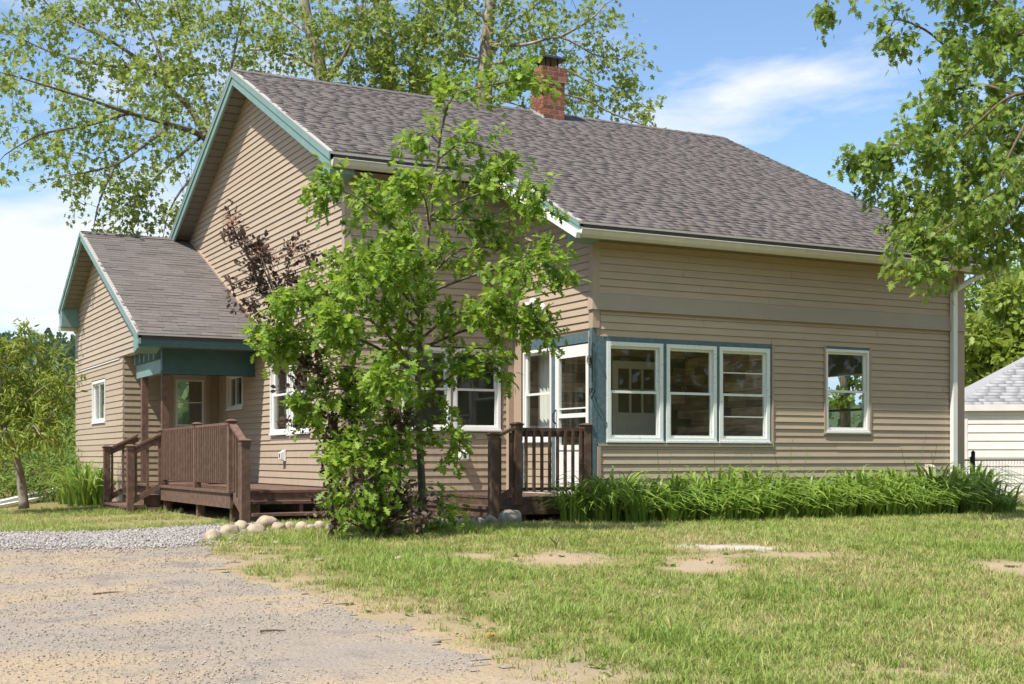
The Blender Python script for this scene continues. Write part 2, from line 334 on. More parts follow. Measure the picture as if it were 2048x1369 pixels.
for y in gy:
    for x in gx:
        z = ground_z(x, y); fine = -15 <= x <= 9.2 and -14 <= y <= 3.2
        d_, g_, t_, s_ = masks(x, y) if fine else (0, 0, 1, 0)
        GV.append((x, y, z)); e_ = drive_soft(x, y) if fine else 0; A_t.append(t_ * max(0, 1 - 1.5 * e_)); A_s.append(s_)
nx = len(gx); quads = np.array([(j * nx + i, j * nx + i + 1, (j + 1) * nx + i + 1, (j + 1) * nx + i) for j in range(len(gy) - 1) for i in range(nx - 1)])
tag(np_mesh('ground', GV, quads.ravel(), np.arange(len(quads)) * 4, np.full(len(quads), 4), GROUNDM, None, {'turf': A_t, 'sand': A_s}, True), kind='structure')
# driveway sheet, 4 mm above, cells of 7 cm
dv = {}; dvl = []; dq = []
def dvert(i, j):
    if (i, j) not in dv:
        x = -15 + i * .07; y = -14.5 + j * .07; dv[(i, j)] = len(dvl); dvl.append((x, y, ground_z(x, y) + .005 + .006 * mnoise.noise(Vector((x * 4, y * 4, 1)))))
    return dv[(i, j)]
for j in range(0, 270):
    for i in range(0, 170):
        x = -15 + (i + .5) * .07; y = -14.5 + (j + .5) * .07
        if masks(x, y)[0] > .5: dq.append((dvert(i, j), dvert(i + 1, j), dvert(i + 1, j + 1), dvert(i, j + 1)))
dq = np.array(dq); tag(np_mesh('driveway', dvl, dq.ravel(), np.arange(len(dq)) * 4, np.full(len(dq), 4), DRIVEM, None, None, True), kind='structure')

# ------------------------------------------------------------------ house
house = thing('house', (0, 0, 0), 'tan clapboard house with dark shingle roof, teal trim and brick chimney', 'house')
XM = -2.70; YF = 2.27; YFL = 2.40; XE = -4.43; YR = 8.90
AP_Y = 6.72; AP_Z = 7.40; SL = .488
def zr(y): return AP_Z - SL * abs(AP_Y - y)
EX_Y = 11.07; EX_Z = 5.18
def zx(y): return EX_Z - (.461 if y < EX_Y else .494) * abs(y - EX_Y)
F_FAC = Fr((0, 0, 0), (1, 0, 0), (0, -1, 0))          # long facade, u = x
F_SIDE = Fr((0, 0, 0), (0, 1, 0), (-1, 0, 0))         # porch side wall, u = y
F_UP = Fr((0, YF, 0), (1, 0, 0), (0, -1, 0)); F_LOW = Fr((0, YFL, 0), (1, 0, 0), (0, -1, 0))
F_GAB = Fr((XM, 0, 0), (0, 1, 0), (-1, 0, 0)); F_EXT = Fr((XE, 0, 0), (0, 1, 0), (-1, 0, 0)); F_RET = Fr((0, YR, 0), (1, 0, 0), (0, -1, 0))
F_END = Fr((6.85, 0, 0), (0, 1, 0), (1, 0, 0))

def wall(fr, u0, u1, zb, top, openings, thick=.14, mat_=TRIMTAN):
    """backing wall with real openings; top(u) is the upper outline, linear between breaks"""
    brk = sorted({u0, u1} | {o[0] for o in openings} | {o[1] for o in openings} | {b for b in (AP_Y, EX_Y) if u0 < b < u1 and fr.U.y})
    m = MB()
    for a, b in zip(brk, brk[1:]):
        mid = (a + b) / 2; cuts = sorted((o[2], o[3]) for o in openings if o[0] < mid < o[1]); z = zb
        for c0, c1 in cuts: m.box(fr, a, b, -thick, -.002, z, c0); z = c1
        pts = [fr.p(a, -thick, z), fr.p(b, -thick, z), fr.p(b, -thick, top(b)), fr.p(a, -thick, top(a))]
        m.prism(pts, fr.N * (thick - .002))
    return m.build('wall', mat_, house)
def siding(parent, fr, zb, zt, rangef, openings, exp=.1016, pro=.0175, mat_=SIDING, name='siding_board', joints=0.0):
    z = zb; k = 0
    while z < zt - .01:
        z1 = min(z + exp, zt); a0, b0 = rangef(z); a1, b1 = rangef(z1 - .001)
        if b0 - a0 < .03: break
        segs = [(a0, b0, a1, b1)]
        for o in openings:
            if o[3] <= z + .004 or o[2] >= z1 - .004: continue
            zz0, zz1 = o[2], o[3]; ns = []
            for s in segs:
                if s[1] <= o[0] or s[0] >= o[1]: ns.append((s, z, z1)); continue
                if s[0] < o[0] - .01: ns.append(((s[0], o[0], s[2], o[0]), z, z1))
                if s[1] > o[1] + .01: ns.append(((o[1], s[1], o[1], s[3]), z, z1))
                if zz0 > z + .012: ns.append(((max(s[0], o[0]), min(s[1], o[1]), max(s[0], o[0]), min(s[1], o[1])), z, zz0))
                if zz1 < z1 - .012: ns.append(((max(s[0], o[0]), min(s[1], o[1]), max(s[0], o[0]), min(s[1], o[1])), zz1, z1))
            segs = [s for s, *_ in ns if _[0] == z and _[1] == z1] or []
            for s, q0, q1 in ns:
                if (q0, q1) != (z, z1): board(parent, fr, s, q0, q1, pro * (q1 - q0) / exp if q0 == z else pro * .6, mat_, name)
        for s in segs:
            if joints:
                c = s[0] + rng.uniform(.3, 1) * joints; cuts = [s[0]]
                while c < s[1] - .1: cuts.append(c); c += joints * rng.uniform(.75, 1.25)
                cuts.append(s[1])
                for ca, cb in zip(cuts, cuts[1:]): board(parent, fr, (ca + .0015, cb - .0015, ca + .0015, cb - .0015), z, z1, pro * rng.uniform(.85, 1.15), mat_, name)
            else: board(parent, fr, s, z, z1, pro, mat_, name)
        z = z1; k += 1
def board(parent, fr, s, z0, z1, pro, mat_, name):
    a0, b0, a1, b1 = s; t = .002
    zt = z1 - .007; pro *= rng.uniform(.9, 1.1); z0 += rng.uniform(-.001, .001)
    m = MB(); m.hexa([fr.p(a0, .004, z0), fr.p(b0, .004, z0), fr.p(b0, pro, z0), fr.p(a0, pro, z0), fr.p(a1, -.001, zt), fr.p(b1, -.001, zt), fr.p(b1, t, zt), fr.p(a1, t, zt)])
    return m.build(name, mat_, parent)
def part(name, mat_, parent=house, fr=W0, boxes=()):
    m = MB()
    for b in boxes: m.box(fr, *b)
    return m.build(name, mat_, parent)

# openings, in wall coordinates (u0, u1, z0, z1)
O_TRI = (.10, 3.02, 1.03, 2.49); O_RW = (4.00, 4.92, 1.19, 2.51)
O_SIDE = (.06, 2.06, .33, 2.56)
O_FW = (-1.82, -.16, 1.22, 2.49)
O_GW = (3.74, 5.73, 1.19, 2.52); O_GS = (7.28, 8.33, 1.68, 2.36)
O_EW = (10.52, 11.90, 1.50, 2.36); O_DOOR = (-3.62, -2.86, .42, 2.47)

# main walls
wf = wall(F_FAC, 0, 6.85, -.2, lambda u: 3.80, [O_TRI, O_RW])
siding(wf, F_FAC, .25, 2.838, lambda z: (.10, 6.72), [O_TRI, O_RW], joints=3.6)
siding(wf, F_FAC, 3.075, 3.77, lambda z: (.075, 6.72), [], joints=3.6)
part('foundation', CONC, house, F_GAB, [(YFL + .02, 8.88, -.13, .004, -.25, .36)])
part('foundation', CONC, house, F_FAC, [(.02, 6.83, -.14, -.004, -.25, .247)])
ws = wall(F_SIDE, .14, 2.40, -.2, lambda u: zr(u) - .12, [O_SIDE])
siding(ws, F_SIDE, 2.60, zr(YF) - .1, lambda z: (max(.075, AP_Y - (AP_Z - .12 - z) / SL), YF - .03), [])
wu = wall(F_UP, XM + .14, -.0, 3.74, lambda u: 5.0, [])
siding(wu, F_UP, 3.78, 4.92, lambda z: (XM + .09, -.012), [])
wl = wall(F_LOW, XM + .14, 0, -.2, lambda u: 3.74, [O_FW])
siding(wl, F_LOW, .36, 2.62, lambda z: (XM + .09, -.08), [O_FW], mat_=SHAKE, exp=.108, pro=.014)
siding(wl, F_LOW, 2.64, 3.70, lambda z: (XM + .09, -.04), [])
part('overhang', BANDTAN, house, W0, [(XM - .004, -.005, YF - .02, YFL, 3.70, 3.74), (XM + .0, -.005, YF - .02, YF, 3.74, 3.775)])
wg = wall(F_GAB, YFL, 11.13, -.2, lambda u: 3.72, [O_GW, O_GS])
wall(F_GAB, YF, 11.13, 3.72, lambda u: zr(u) - .14, [])
def gr(z): h = (AP_Z - .13 - z) / SL; return (max(YF + .085, AP_Y - h), min(11.05, AP_Y + h))
siding(wg, F_GAB, .42, 1.13, lambda z: (gr(z)[0] + .1, gr(z)[1]), [O_GW], mat_=SHAKE, exp=.108, pro=.014)
siding(wg, F_GAB, 1.13, 2.60, lambda z: (gr(z)[0] + .1, 8.86), [O_GW, O_GS])
siding(wg, F_GAB, 2.60, 3.76, lambda z: (gr(z)[0] + .1, max(gr(z)[0], EX_Y - (EX_Z - .0 - z) / .461)), [])
siding(wg, F_GAB, 3.76, 7.1, lambda z: (gr(z)[0], min(gr(z)[1], max(gr(z)[0], EX_Y - (EX_Z - z) / .461)) if z < EX_Z - .02 else gr(z)[1]), [])
part('wall', INTW, house, W0, [(6.71, 6.846, .14, 1.62, -.2, 3.7), (6.71, 6.846, 3.42, 10.99, -.2, 3.7), (6.71, 6.846, 1.62, 3.42, -.2, 1.02), (6.71, 6.846, 1.62, 3.42, 2.35, 3.7)])
MB().prism([(6.846, .0, 3.7), (6.846, 11.13, 3.7), (6.846, 11.13, zr(11.13) - .13), (6.846, AP_Y, AP_Z - .13), (6.846, 0, zr(0) - .13)], (-.136, 0, 0)).build('wall', SIDING, house)
part('wall', SIDING, house, W0, [(XM, 6.85, 10.99, 11.13, -.2, zr(11.13) - .13)])
part('floor', FLOORM, house, W0, [(XM + .14, 6.7, 2.55, 10.98, .30, .34), (.02, 6.7, .02, 2.27, .28, .325), (XE + .14, XM, YR, 13.5, .34, .38)])
part('ceiling', INTW, house, W0, [(XM + .14, 6.7, 2.55, 10.98, 2.72, 2.76), (.02, 6.7, .16, 2.38, 2.72, 2.76), (XE + .14, XM - .01, YR + .14, 13.5, 2.66, 2.70)])

# corner boards and bands
def corner(x, y, sx, sy, z0, z1, wd=.085, t=.024, m_=TRIMTAN):
    """L-shaped corner board: legs run +sx along x and +sy along y from the outer corner (x, y)"""
    b = MB(); o = t
    b.box(W0, *(sorted((x - sx * o, x + sx * wd))), *(sorted((y - sy * o, y))), z0, z1); b.box(W0, *(sorted((x - sx * o, x))), *(sorted((y, y + sy * wd))), z0, z1)
    return b.build('corner_board', m_, house)
corner(0, 0, 1, 1, 3.07, 3.77); corner(-.002, -.002, 1, 1, 2.60, 2.85)
corner(XM, YF, 1, 1, 3.745, 4.93); corner(XM - .002, YFL, 1, 1, .30, 3.70, .10)
corner(6.85, 0, -1, 1, -.1, 3.77, .12); corner(XE, 6.65, 1, 1, 2.66, 3.05, .06, .016)
corner(XE, 13.74, 1, -1, -.1, 3.8, .05, .012)
part('inside_corner_trim', TRIMTAN, house, W0, [(-.035, -.004, YF - .035, YF - .002, 2.6, 4.9)])
part('corner_post', TRIMTAN, house, W0, [(-.09, -.008, YFL - .10, YFL - .01, .33, 2.62)])
m = MB()      # sloped band across the facade
m.hexa([F_FAC.p(-.05, 0, 2.845), F_FAC.p(6.88, 0, 2.845), F_FAC.p(6.88, .055, 2.845), F_FAC.p(-.05, .055, 2.845), F_FAC.p(-.02, 0, 3.072), F_FAC.p(6.86, 0, 3.072), F_FAC.p(6.86, .024, 3.072), F_FAC.p(-.02, .024, 3.072)])
m.build('band_board', BANDTAN, house)
m = MB(); m.hexa([F_SIDE.p(-.05, 0, 2.845), F_SIDE.p(.085, 0, 2.845), F_SIDE.p(.085, .05, 2.845), F_SIDE.p(-.05, .05, 2.845), F_SIDE.p(-.02, 0, 3.072), F_SIDE.p(.085, 0, 3.072), F_SIDE.p(.085, .026, 3.072), F_SIDE.p(-.02, .026, 3.072)]); m.build('band_board', TRIMTAN, house)
part('window_surround', TRIMTAN, house, F_FAC, [(.055, .10, -.01, .03, .25, 1.03), (.055, 3.05, -.01, .032, 1.0, 1.034), (3.02, 3.05, -.01, .03, 1.034, 2.50)])
part('frieze_board', TRIMTAN, house, F_FAC, [(.075, 6.72, .001, .016, 3.70, 3.766)])

# roofs ------------------------------------------------------------
def slab(name, pts, off, mat_): return MB().prism(pts, off).build(name, mat_, house)
RX0, RXP, RX1, RB = -3.05, -.40, 7.20, 11.62
YE, YEU = -.33, 1.90
T = Vector((0, 0, -.09))
roof = slab('roof', [(RX0, YEU, zr(YEU)), (RXP, YEU, zr(YEU)), (RXP, YE, zr(YE)), (RX1, YE, zr(YE)), (RX1, AP_Y, AP_Z), (RX0, AP_Y, AP_Z)], T, ROOFM)
slab('roof', [(RX0, AP_Y, AP_Z), (RX1, AP_Y, AP_Z), (RX1, RB, zr(RB)), (RX0, RB, zr(RB))], T, SHINGJ)
XR0 = -4.78; EYE = 5.95; EYB = 13.62
xroof = slab('roof', [(XR0, EYE, zx(EYE)), (XM, EYE, zx(EYE)), (XM, EX_Y, EX_Z), (XR0, EX_Y, EX_Z)], T, ROOFM)
slab('roof', [(XR0, EX_Y, EX_Z), (XM, EX_Y, EX_Z), (XM, EYB, zx(EYB)), (XR0, EYB, zx(EYB))], T, SHINGJ)
# shingle tabs: wedge boxes laid in courses; tv template: u along x (width 1), v up slope (1), n out
def shingle_tv(): return [(0, 0, 0), (1, 0, 0), (1, 1, 0), (0, 1, 0), (0, 0, 1), (1, 0, 1), (1, 1, .25), (0, 1, .25)], [(0, 3, 2, 1), (4, 5, 6, 7), (0, 1, 5, 4), (1, 2, 6, 5), (2, 3, 7, 6), (3, 0, 4, 7)]
tv, tf = shingle_tv()
Xs, Ys, Zs, Ts = [], [], [], []
ca = 1 / math.sqrt(1 + SL * SL); EXPO = .142
upv = np.array((0, ca, ca * SL)); nv = np.array((0, -ca * SL, ca))
ny_ = int((AP_Y - YE) / ca / EXPO)
for j in range(ny_ + 1):
    y0 = YE - .012 + j * EXPO * ca
    if y0 > AP_Y - .05: break
    xa = (RXP if y0 < YEU - .02 else RX0) - .012; x = xa; first = True
    while x < RX1 + .01:
        wd = rng.choice((.14, .19, .25, .30, .36)) if not first else rng.uniform(.08, .3); first = False
        wd = min(wd, RX1 + .012 - x); 
        if wd < .03: break
        lift = rng.choice((.005, .007, .013)); ln = min(EXPO * 1.12, (AP_Y - y0) / ca)
        Xs.append((wd - .003, 0, 0)); Ys.append(upv * ln); Zs.append(nv * lift); Ts.append((x, y0, zr(y0) + .002)); x += wd
sh = inst_mesh('shingles', tv, tf, np.array(Xs), np.array(Ys), np.array(Zs), np.array(Ts), SHINGJ, roof); tag(sh, kind='stuff')
# wing roof: each tab an object sharing a few meshes
smesh = {}
cx_ = 1 / math.sqrt(1 + .461 ** 2); upx = Vector((0, cx_, cx_ * .461)); nx_v = Vector((0, -cx_ * .461, cx_))
def tabmesh(wd, lift):
    k = (wd, lift)
    if k not in smesh:
        b = MB(); pts = [Vector((p[0] * (wd - .004), 0, 0)) + upx * (p[1] * .160) + nx_v * (p[2] * lift) for p in tv]; b.hexa(pts)
        me = bpy.data.meshes.new('shingle'); me.from_pydata(b.v, [], b.f); me.materials.append(SHING); smesh[k] = me
    return smesh[k]
j = 0; y0 = EYE - .012
while y0 < EX_Y - .06:
    x = XR0 - .012; first = True
    while x < XM - .02:
        wd = rng.choice((.24, .30, .36, .42)) if not first else rng.choice((.12, .18, .24, .30)); first = False
        if x + wd > XM - .10: wd = round(XM - x, 2)
        o = obj('shingle', tabmesh(wd, rng.choice((.006, .006, .011))), xroof); o.location = (x, y0, zx(y0) + .002); x += wd
    y0 += .1425 * cx_
m = MB(); 
for i in range(34):   # ridge caps
    xx = RX0 - .02 + i * .302
    if xx < RX1: m.hexa([(xx, AP_Y - .13, AP_Z - .05), (xx + .33, AP_Y - .13, AP_Z - .058), (xx + .33, AP_Y - .13, AP_Z - .046), (xx, AP_Y - .13, AP_Z - .034), (xx, AP_Y, AP_Z + .018), (min(xx + .33, RX1), AP_Y, AP_Z + .008), (min(xx + .33, RX1), AP_Y, AP_Z + .022), (xx, AP_Y, AP_Z + .034)])
m.build('ridge_cap', SHINGJ, roof)
m = MB().prism([(XR0 - .01, EX_Y - .14, EX_Z - .045), (XR0 - .01, EX_Y, EX_Z + .022), (XR0 - .01, EX_Y + .14, EX_Z - .05)], (XM - XR0, 0, 0)); m.build('ridge_cap', SHING, xroof)
part('step_flashing', TRIMTAN, house, W0, []) if False else MB().prism([(XM - .03, EYE, zx(EYE) + .012), (XM - .03, EX_Y, EX_Z + .012), (XM - .03, EX_Y, EX_Z + .06), (XM - .03, EYE, zx(EYE) + .06)], (.03, 0, 0)).build('step_flashing', TRIMTAN, house)

# rake boards: stepped teal boards with a pale drip edge, following the slope
def rake(xf, ya, za, yb, zb, drop=.25, metal=DRIP):
    """from eave (ya, za) to peak (yb, zb) on the plane x = xf, facing -x"""
    v = lambda y, z, dz, o: (xf - o, y, z + dz)
    def strip(z0, z1, o, mt, nm, par): return MB().prism([v(ya, za, z0, o), v(yb, zb, z0, o), v(yb, zb, z1, o), v(ya, za, z1, o)], (o + .03, 0, 0)).build(nm, mt, par)
    rb = strip(-drop, -.012, .012, TEAL, 'rake_board', house)
    strip(-drop * .45, -.016, .030, TEAL, 'rake_moulding', rb); strip(-.014, .008, .034, metal, 'drip_edge', rb)
    return rb
rake(RX0, YEU - .01, zr(YEU - .01), AP_Y, AP_Z); rake(RX0, RB, zr(RB), AP_Y, AP_Z)
rake(RXP, YE - .01, zr(YE - .01), YEU, zr(YEU), .15)
rake(XR0, EYE - .01, zx(EYE - .01), EX_Y, EX_Z, .17); rake(XR0, EYB, zx(EYB), EX_Y, EX_Z, .17)
# boxed cornice returns at the feet of the rakes
def ret(xf, xb, y0, y1, z0, ztop, mt=TEAL): MB().prism([(xf, y0, z0 + .07), (xf, y0, ztop), (xf, y1, ztop + (y1 - y0) * .47), (xf, y1, z0)], (xb - xf, 0, 0)).build('cornice_return', mt, house)
ret(RX0 - .008, XM, YEU + .018, YF - .004, zr(YEU) - .36, zr(YEU) - .10); ret(RXP - .008, -.005, YE + .018, -.005, zr(YE) - .24, zr(YE) - .10, TEAL)
ret(XR0 - .008, XE, EYE + .06, EYE + .38, zx(EYE) - .30, zx(EYE) - .10)
MB().prism([(XR0 - .008, EYB - .30, zx(EYB) - .36), (XR0 - .008, EYB - .30, zx(EYB - .3) - .10), (XR0 - .008, EYB - .01, zx(EYB) - .10), (XR0 - .008, EYB - .01, zx(EYB) - .36)], (XE - XR0, 0, 0)).build('cornice_return', TEAL, house)
# soffits: sloping panels under the gable overhangs, level ones under the eaves
def slope_soffit(x0, x1, ya, yb, zf, dz, n):
    for i in range(n):
        a = ya + (yb - ya) * i / n; b = ya + (yb - ya) * (i + 1) / n - .022 * (1 if yb > ya else -1)
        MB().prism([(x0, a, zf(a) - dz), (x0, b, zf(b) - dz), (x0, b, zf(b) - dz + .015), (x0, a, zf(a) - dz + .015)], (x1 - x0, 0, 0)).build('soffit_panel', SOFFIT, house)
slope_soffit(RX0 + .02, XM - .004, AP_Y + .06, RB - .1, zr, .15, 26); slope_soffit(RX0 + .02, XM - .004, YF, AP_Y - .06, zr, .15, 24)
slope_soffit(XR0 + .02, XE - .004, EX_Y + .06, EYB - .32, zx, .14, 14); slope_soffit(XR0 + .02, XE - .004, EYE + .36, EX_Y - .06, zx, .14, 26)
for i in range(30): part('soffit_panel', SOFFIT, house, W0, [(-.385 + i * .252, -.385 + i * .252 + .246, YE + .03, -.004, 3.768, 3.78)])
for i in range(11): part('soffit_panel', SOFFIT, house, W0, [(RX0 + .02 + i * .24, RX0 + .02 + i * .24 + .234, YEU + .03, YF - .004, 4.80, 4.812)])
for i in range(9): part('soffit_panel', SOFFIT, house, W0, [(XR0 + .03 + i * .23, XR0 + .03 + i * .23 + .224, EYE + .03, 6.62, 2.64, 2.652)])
# eave boards, drip edges, gutters
def eave(x0, x1, y, z, depth, sof, gut, gz=-.125):
    fb = part('fascia_board', TEAL_SHADE, house, W0, [(x0, x1, y + .012, y + .035, z - depth, z - .03)])
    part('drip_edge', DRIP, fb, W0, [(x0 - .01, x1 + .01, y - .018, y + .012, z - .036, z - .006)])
    if gut:
        m = MB(); g0 = z + gz; prof = [(0, 0), (0, -.09), (-.07, -.095), (-.10, -.06), (-.115, -.012), (-.125, .0), (-.125, .010), (-.117, .010), (-.112, -.008), (-.094, -.055), (-.068, -.086), (-.006, -.083), (-.006, 0)]
        m.prism([(x0 + gut[0], y + .01 + a, g0 + b) for a, b in prof], (x1 - x0 + gut[1] - gut[0], 0, 0))
        for xe in (x0 + gut[0], x1 + gut[1] - .004): m.prism([(xe, y + .01 + a, g0 + b) for a, b in prof[:7]], (.004, 0, 0))
        g = m.build('gutter', GUTTER, house)
        part('gutter_lip', WHITE, g, W0, [(x0 + gut[0], x1 + gut[1], y - .119, y - .101, g0 + .008, g0 + .016)])
        m = MB(); xx = x0 + .3
        while xx < x1: m.box(W0, xx, xx + .03, y - .112, y + .012, g0 + .004, g0 + .012); xx += .75
        m.build('gutter_strap', WHITE, g)
    return fb
eave(RXP, RX1, YE, zr(YE), .17, 3.77, (-.03, .12))
eave(RX0, RXP, YEU, zr(YEU), .17, 4.8, (.0, .03))
eave(XR0, XM - .01, EYE, zx(EYE), .20, 2.65, None)
part('fascia_board', TEAL_SHADE, house, W0, [(XR0, XM - .01, EYE + .036, EYE + .055, zx(EYE) - .20, zx(EYE) - .11)])
part('gutter', WHITE, house, W0, [(XR0 - .03, XM, EYB, EYB + .1, zx(EYB) - .42, zx(EYB) - .33)])
# gutter run down the porch rake
m = MB(); a = Vector((RXP - .07, YEU - .03, zr(YEU) - .21)); b = Vector((RXP - .06, YE - .06, zr(YE) - .20)); m.bar(a, b, .08, .075); m.build('gutter', WHITE, house)
# downspout
m = MB(); m.tube([(6.88, YE - .05, 3.80), (6.88, YE - .04, 3.72), (6.62, -.10, 3.50), (6.60, -.07, 3.42)], .045, 8); m.box(W0, 6.555, 6.645, -.10, -.025, .12, 3.45); m.box(W0, 6.555, 6.645, -.28, -.10, .06, .14)
m.build('downspout', WHITE, house)

# chimney
ch = part('chimney', MORTAR, house, W0, [(2.712, 3.148, 6.262, 6.708, 6.9, 7.87), (2.672, 3.188, 6.222, 6.748, 7.87, 8.12)])
def bricks(x0, x1, y0, y1, z0, z1, off):
    h = .088; z = z0; k = off
    bm_cache = {}
    while z + h <= z1 + .005:
        for (fx, a, b, c) in ((0, x0, x1, y0), (1, y0, y1, x0), (0, x0, x1, y1 - .03), (1, y0, y1, x1 - .03)):
            u = a - (.115 if k % 2 else 0)
            while u < b - .02:
                s0 = max(u, a); s1 = min(u + .23, b)
                if s1 - s0 > .025:
                    pr = rng.uniform(0, .003); mm = MB()
                    if fx == 0: mm.box(W0, s0 + .009, s1 - .009, c - pr, c + .03 + pr, z + .010, z + h - .010)
                    else: mm.box(W0, c - pr, c + .03 + pr, s0 + .008, s1 - .008, z + .010, z + h - .010)
                    mm.build('brick', BRICK, ch)
                u += .235
        z += h; k += 1
bricks(2.70, 3.16, 6.25, 6.72, 7.0, 7.88, 0); bricks(2.66, 3.20, 6.21, 6.76, 7.885, 8.15, 1)
m = MB(); m.box(W0, 2.78, 3.08, 6.33, 6.64, 8.10, 8.16); 
for px_, py_ in ((2.8, 6.35), (3.06, 6.35), (2.8, 6.62), (3.06, 6.62)): m.box(W0, px_ - .01, px_ + .01, py_ - .01, py_ + .01, 8.15, 8.32)
m.prism([(2.66, 6.22, 8.31), (3.20, 6.22, 8.31), (3.08, 6.35, 8.31), (2.78, 6.35, 8.37)], (0, .0, .004)); m.hexa([(2.66, 6.22, 8.31), (3.20, 6.22, 8.31), (3.20, 6.76, 8.31), (2.66, 6.76, 8.31), (2.76, 6.33, 8.39), (3.10, 6.33, 8.39), (3.10, 6.65, 8.39), (2.76, 6.65, 8.39)])
m.build('chimney_cap', BLACKM, ch)
m = MB(); m.box(W0, 2.62, 3.30, 6.16, 6.25, 7.125, 7.15); m.hexa([(2.64, 6.2, 7.1), (2.70, 6.2, 7.1), (2.70, 6.75, 7.30), (2.64, 6.75, 7.30), (2.68, 6.22, 7.2), (2.70, 6.22, 7.2), (2.70, 6.75, 7.46), (2.68, 6.75, 7.46)]); m.build('chimney_flashing', LEAD, ch)

# windows ----------------------------------------------------------
def dh_window(fr, u0, u1, z0, z1, mt=WHITE, fw_=.045, out=.03, mid=None, bars=(), slider=False, sill=True, recess=-.03):
    """frame with two sashes and panes; u0..z1 the outer frame"""
    wn = part('window', mt, house, fr, [(u0, u0 + fw_, -.09, out, z0, z1), (u1 - fw_, u1, -.09, out, z0, z1), (u0 + fw_, u1 - fw_, -.09, out, z1 - fw_, z1), (u0 + fw_, u1 - fw_, -.09, out, z0, z0 + fw_)])
    a, b, c, d = u0 + fw_, u1 - fw_, z0 + fw_, z1 - fw_; s = .034
    if sill: part('sill', mt, wn, fr, [(u0 - .01, u1 + .01, out - .01, out + .018, z0 - .014, z0 + .012)])
    if slider:
        mu = (a + b) / 2; cells = [((a, mu + .015, c, d), recess + .012), ((mu - .015, b, c, d), recess - .02)]
    else:
        mz = mid if mid else (c + d) / 2; cells = [((a, b, mz - .016, d), recess - .012), ((a, b, c, mz + .016), recess + .012)]
    for (p, q, r, t), o in cells:
        sa = part('sash', mt, wn, fr, [(p, p + s, o - .015, o + .012, r, t), (q - s, q, o - .015, o + .012, r, t), (p + s, q - s, o - .015, o + .012, t - s, t), (p + s, q - s, o - .015, o + .012, r, r + s)] + [(p + s, q - s, o - .008, o + .010, zb - .008, zb + .008) for zb in bars if r + s < zb < t - s])
        part('pane', GLASS, wn, fr, [(p + s, q - s, o - .004, o - .001, r + s, t - s)])
    return wn
for i, (a, b) in enumerate(((.205, 1.12), (1.178, 2.034), (2.086, 2.985))):
    dh_window(F_FAC, a, b, 1.065, 2.425, OLDWHITE, .055, .022, 1.745, (1.43, 2.06) if i == 2 else ())
fb = [(0.0, .205, -.12, .004, 1.034, 2.49), (0.0, .056, -.12, .003, .0, 1.034), (1.12, 1.178, -.10, .008, 1.065, 2.425), (2.034, 2.086, -.10, .008, 1.065, 2.425), (2.985, 3.02, -.10, .008, 1.065, 2.425), (.205, 3.02, -.10, .010, 2.425, 2.495), (.205, 3.02, -.10, .014, 1.034, 1.065)]
part('window_frame', BLUE, house, F_FAC, fb)
part('corner_post', BLUE, house, W0, [(-.03, .045, -.012, .058, .0, 2.598), (.046, .16, -.008, .003, 1.034, 2.49)])
dh_window(F_FAC, 4.035, 4.885, 1.225, 2.47, WHITE, .04, .02, 1.84)
part('window_surround', TRIMTAN, house, F_FAC, [(4.0, 4.033, -.1, .03, 1.19, 2.51), (4.887, 4.92, -.1, .03, 1.19, 2.51), (4.033, 4.887, -.1, .03, 1.19, 1.222)])
part('window_head', BLUE, house, F_FAC, [(4.033, 4.887, -.1, .012, 2.472, 2.512)])
# porch side: fixed window, storm door, blue framing
part('window_frame', BLUE, house, F_SIDE, [(.058, .12, -.1, -.004, .33, 2.598), (1.075, 1.15, -.1, -.004, .33, 2.44), (.12, 2.06, -.1, -.004, 2.42, 2.598), (2.005, 2.06, -.1, -.02, .33, 2.598)])
part('corner_post', TRIMTAN, house, F_SIDE, [(2.06, 2.30, -.02, .006, .33, 2.598)])
dh_window(F_SIDE, 1.152, 2.004, 1.08, 2.415, WHITE, .04, .012, 1.77)
pl = part('wall_panel', INTW, house, F_SIDE, [(1.15, 2.004, -.1, -.014, .33, 1.078)])
siding(pl, Fr((.014, 0, 0), (0, 1, 0), (-1, 0, 0)), .36, 1.06, lambda z: (1.155, 2.0), [], .108, .012, SHAKE)
dr = part('door', WHITE, house, F_SIDE, [(.122, .225, -.06, -.012, .34, 2.40), (.97, 1.073, -.06, -.012, .34, 2.40), (.225, .97, -.06, -.012, 2.24, 2.40), (.225, .97, -.06, -.012, 1.40, 1.46), (.225, .97, -.06, -.012, .34, .50), (.225, .97, -.06, -.012, .95, 1.02), (.225, .97, -.05, -.025, .50, .95), (.225, .97, -.045, -.03, 1.52, 1.54)])
part('pane', GLASS, dr, F_SIDE, [(.225, .97, -.042, -.038, 1.46, 2.24), (.225, .97, -.042, -.038, 1.02, 1.40)])
MB().tube([F_SIDE.p(1.02, .0, 1.32), F_SIDE.p(1.02, .05, 1.36), F_SIDE.p(1.02, .055, 1.46), F_SIDE.p(1.02, .0, 1.52)], .011, 6).build('handle', BLACKM, dr, True)
# front wall pair, gable wall pair, small sliders
dh_window(F_LOW, -1.79, -1.02, 1.25, 2.46); dh_window(F_LOW, -.965, -.19, 1.25, 2.46)
part('mullion', TRIMTAN, house, F_LOW, [(-1.02, -.965, -.1, .012, 1.24, 2.47)])
dh_window(F_GAB, 3.77, 4.70, 1.22, 2.49); dh_window(F_GAB, 4.755, 5.69, 1.22, 2.49)
part('mullion', TRIMTAN, house, F_GAB, [(4.70, 4.755, -.1, .012, 1.21, 2.50)])
dh_window(F_GAB, 7.30, 8.31, 1.70, 2.34, WHITE, .05, .02, slider=True)
dh_window(F_EXT, 10.54, 11.88, 1.52, 2.34, WHITE, .05, .012, slider=True)
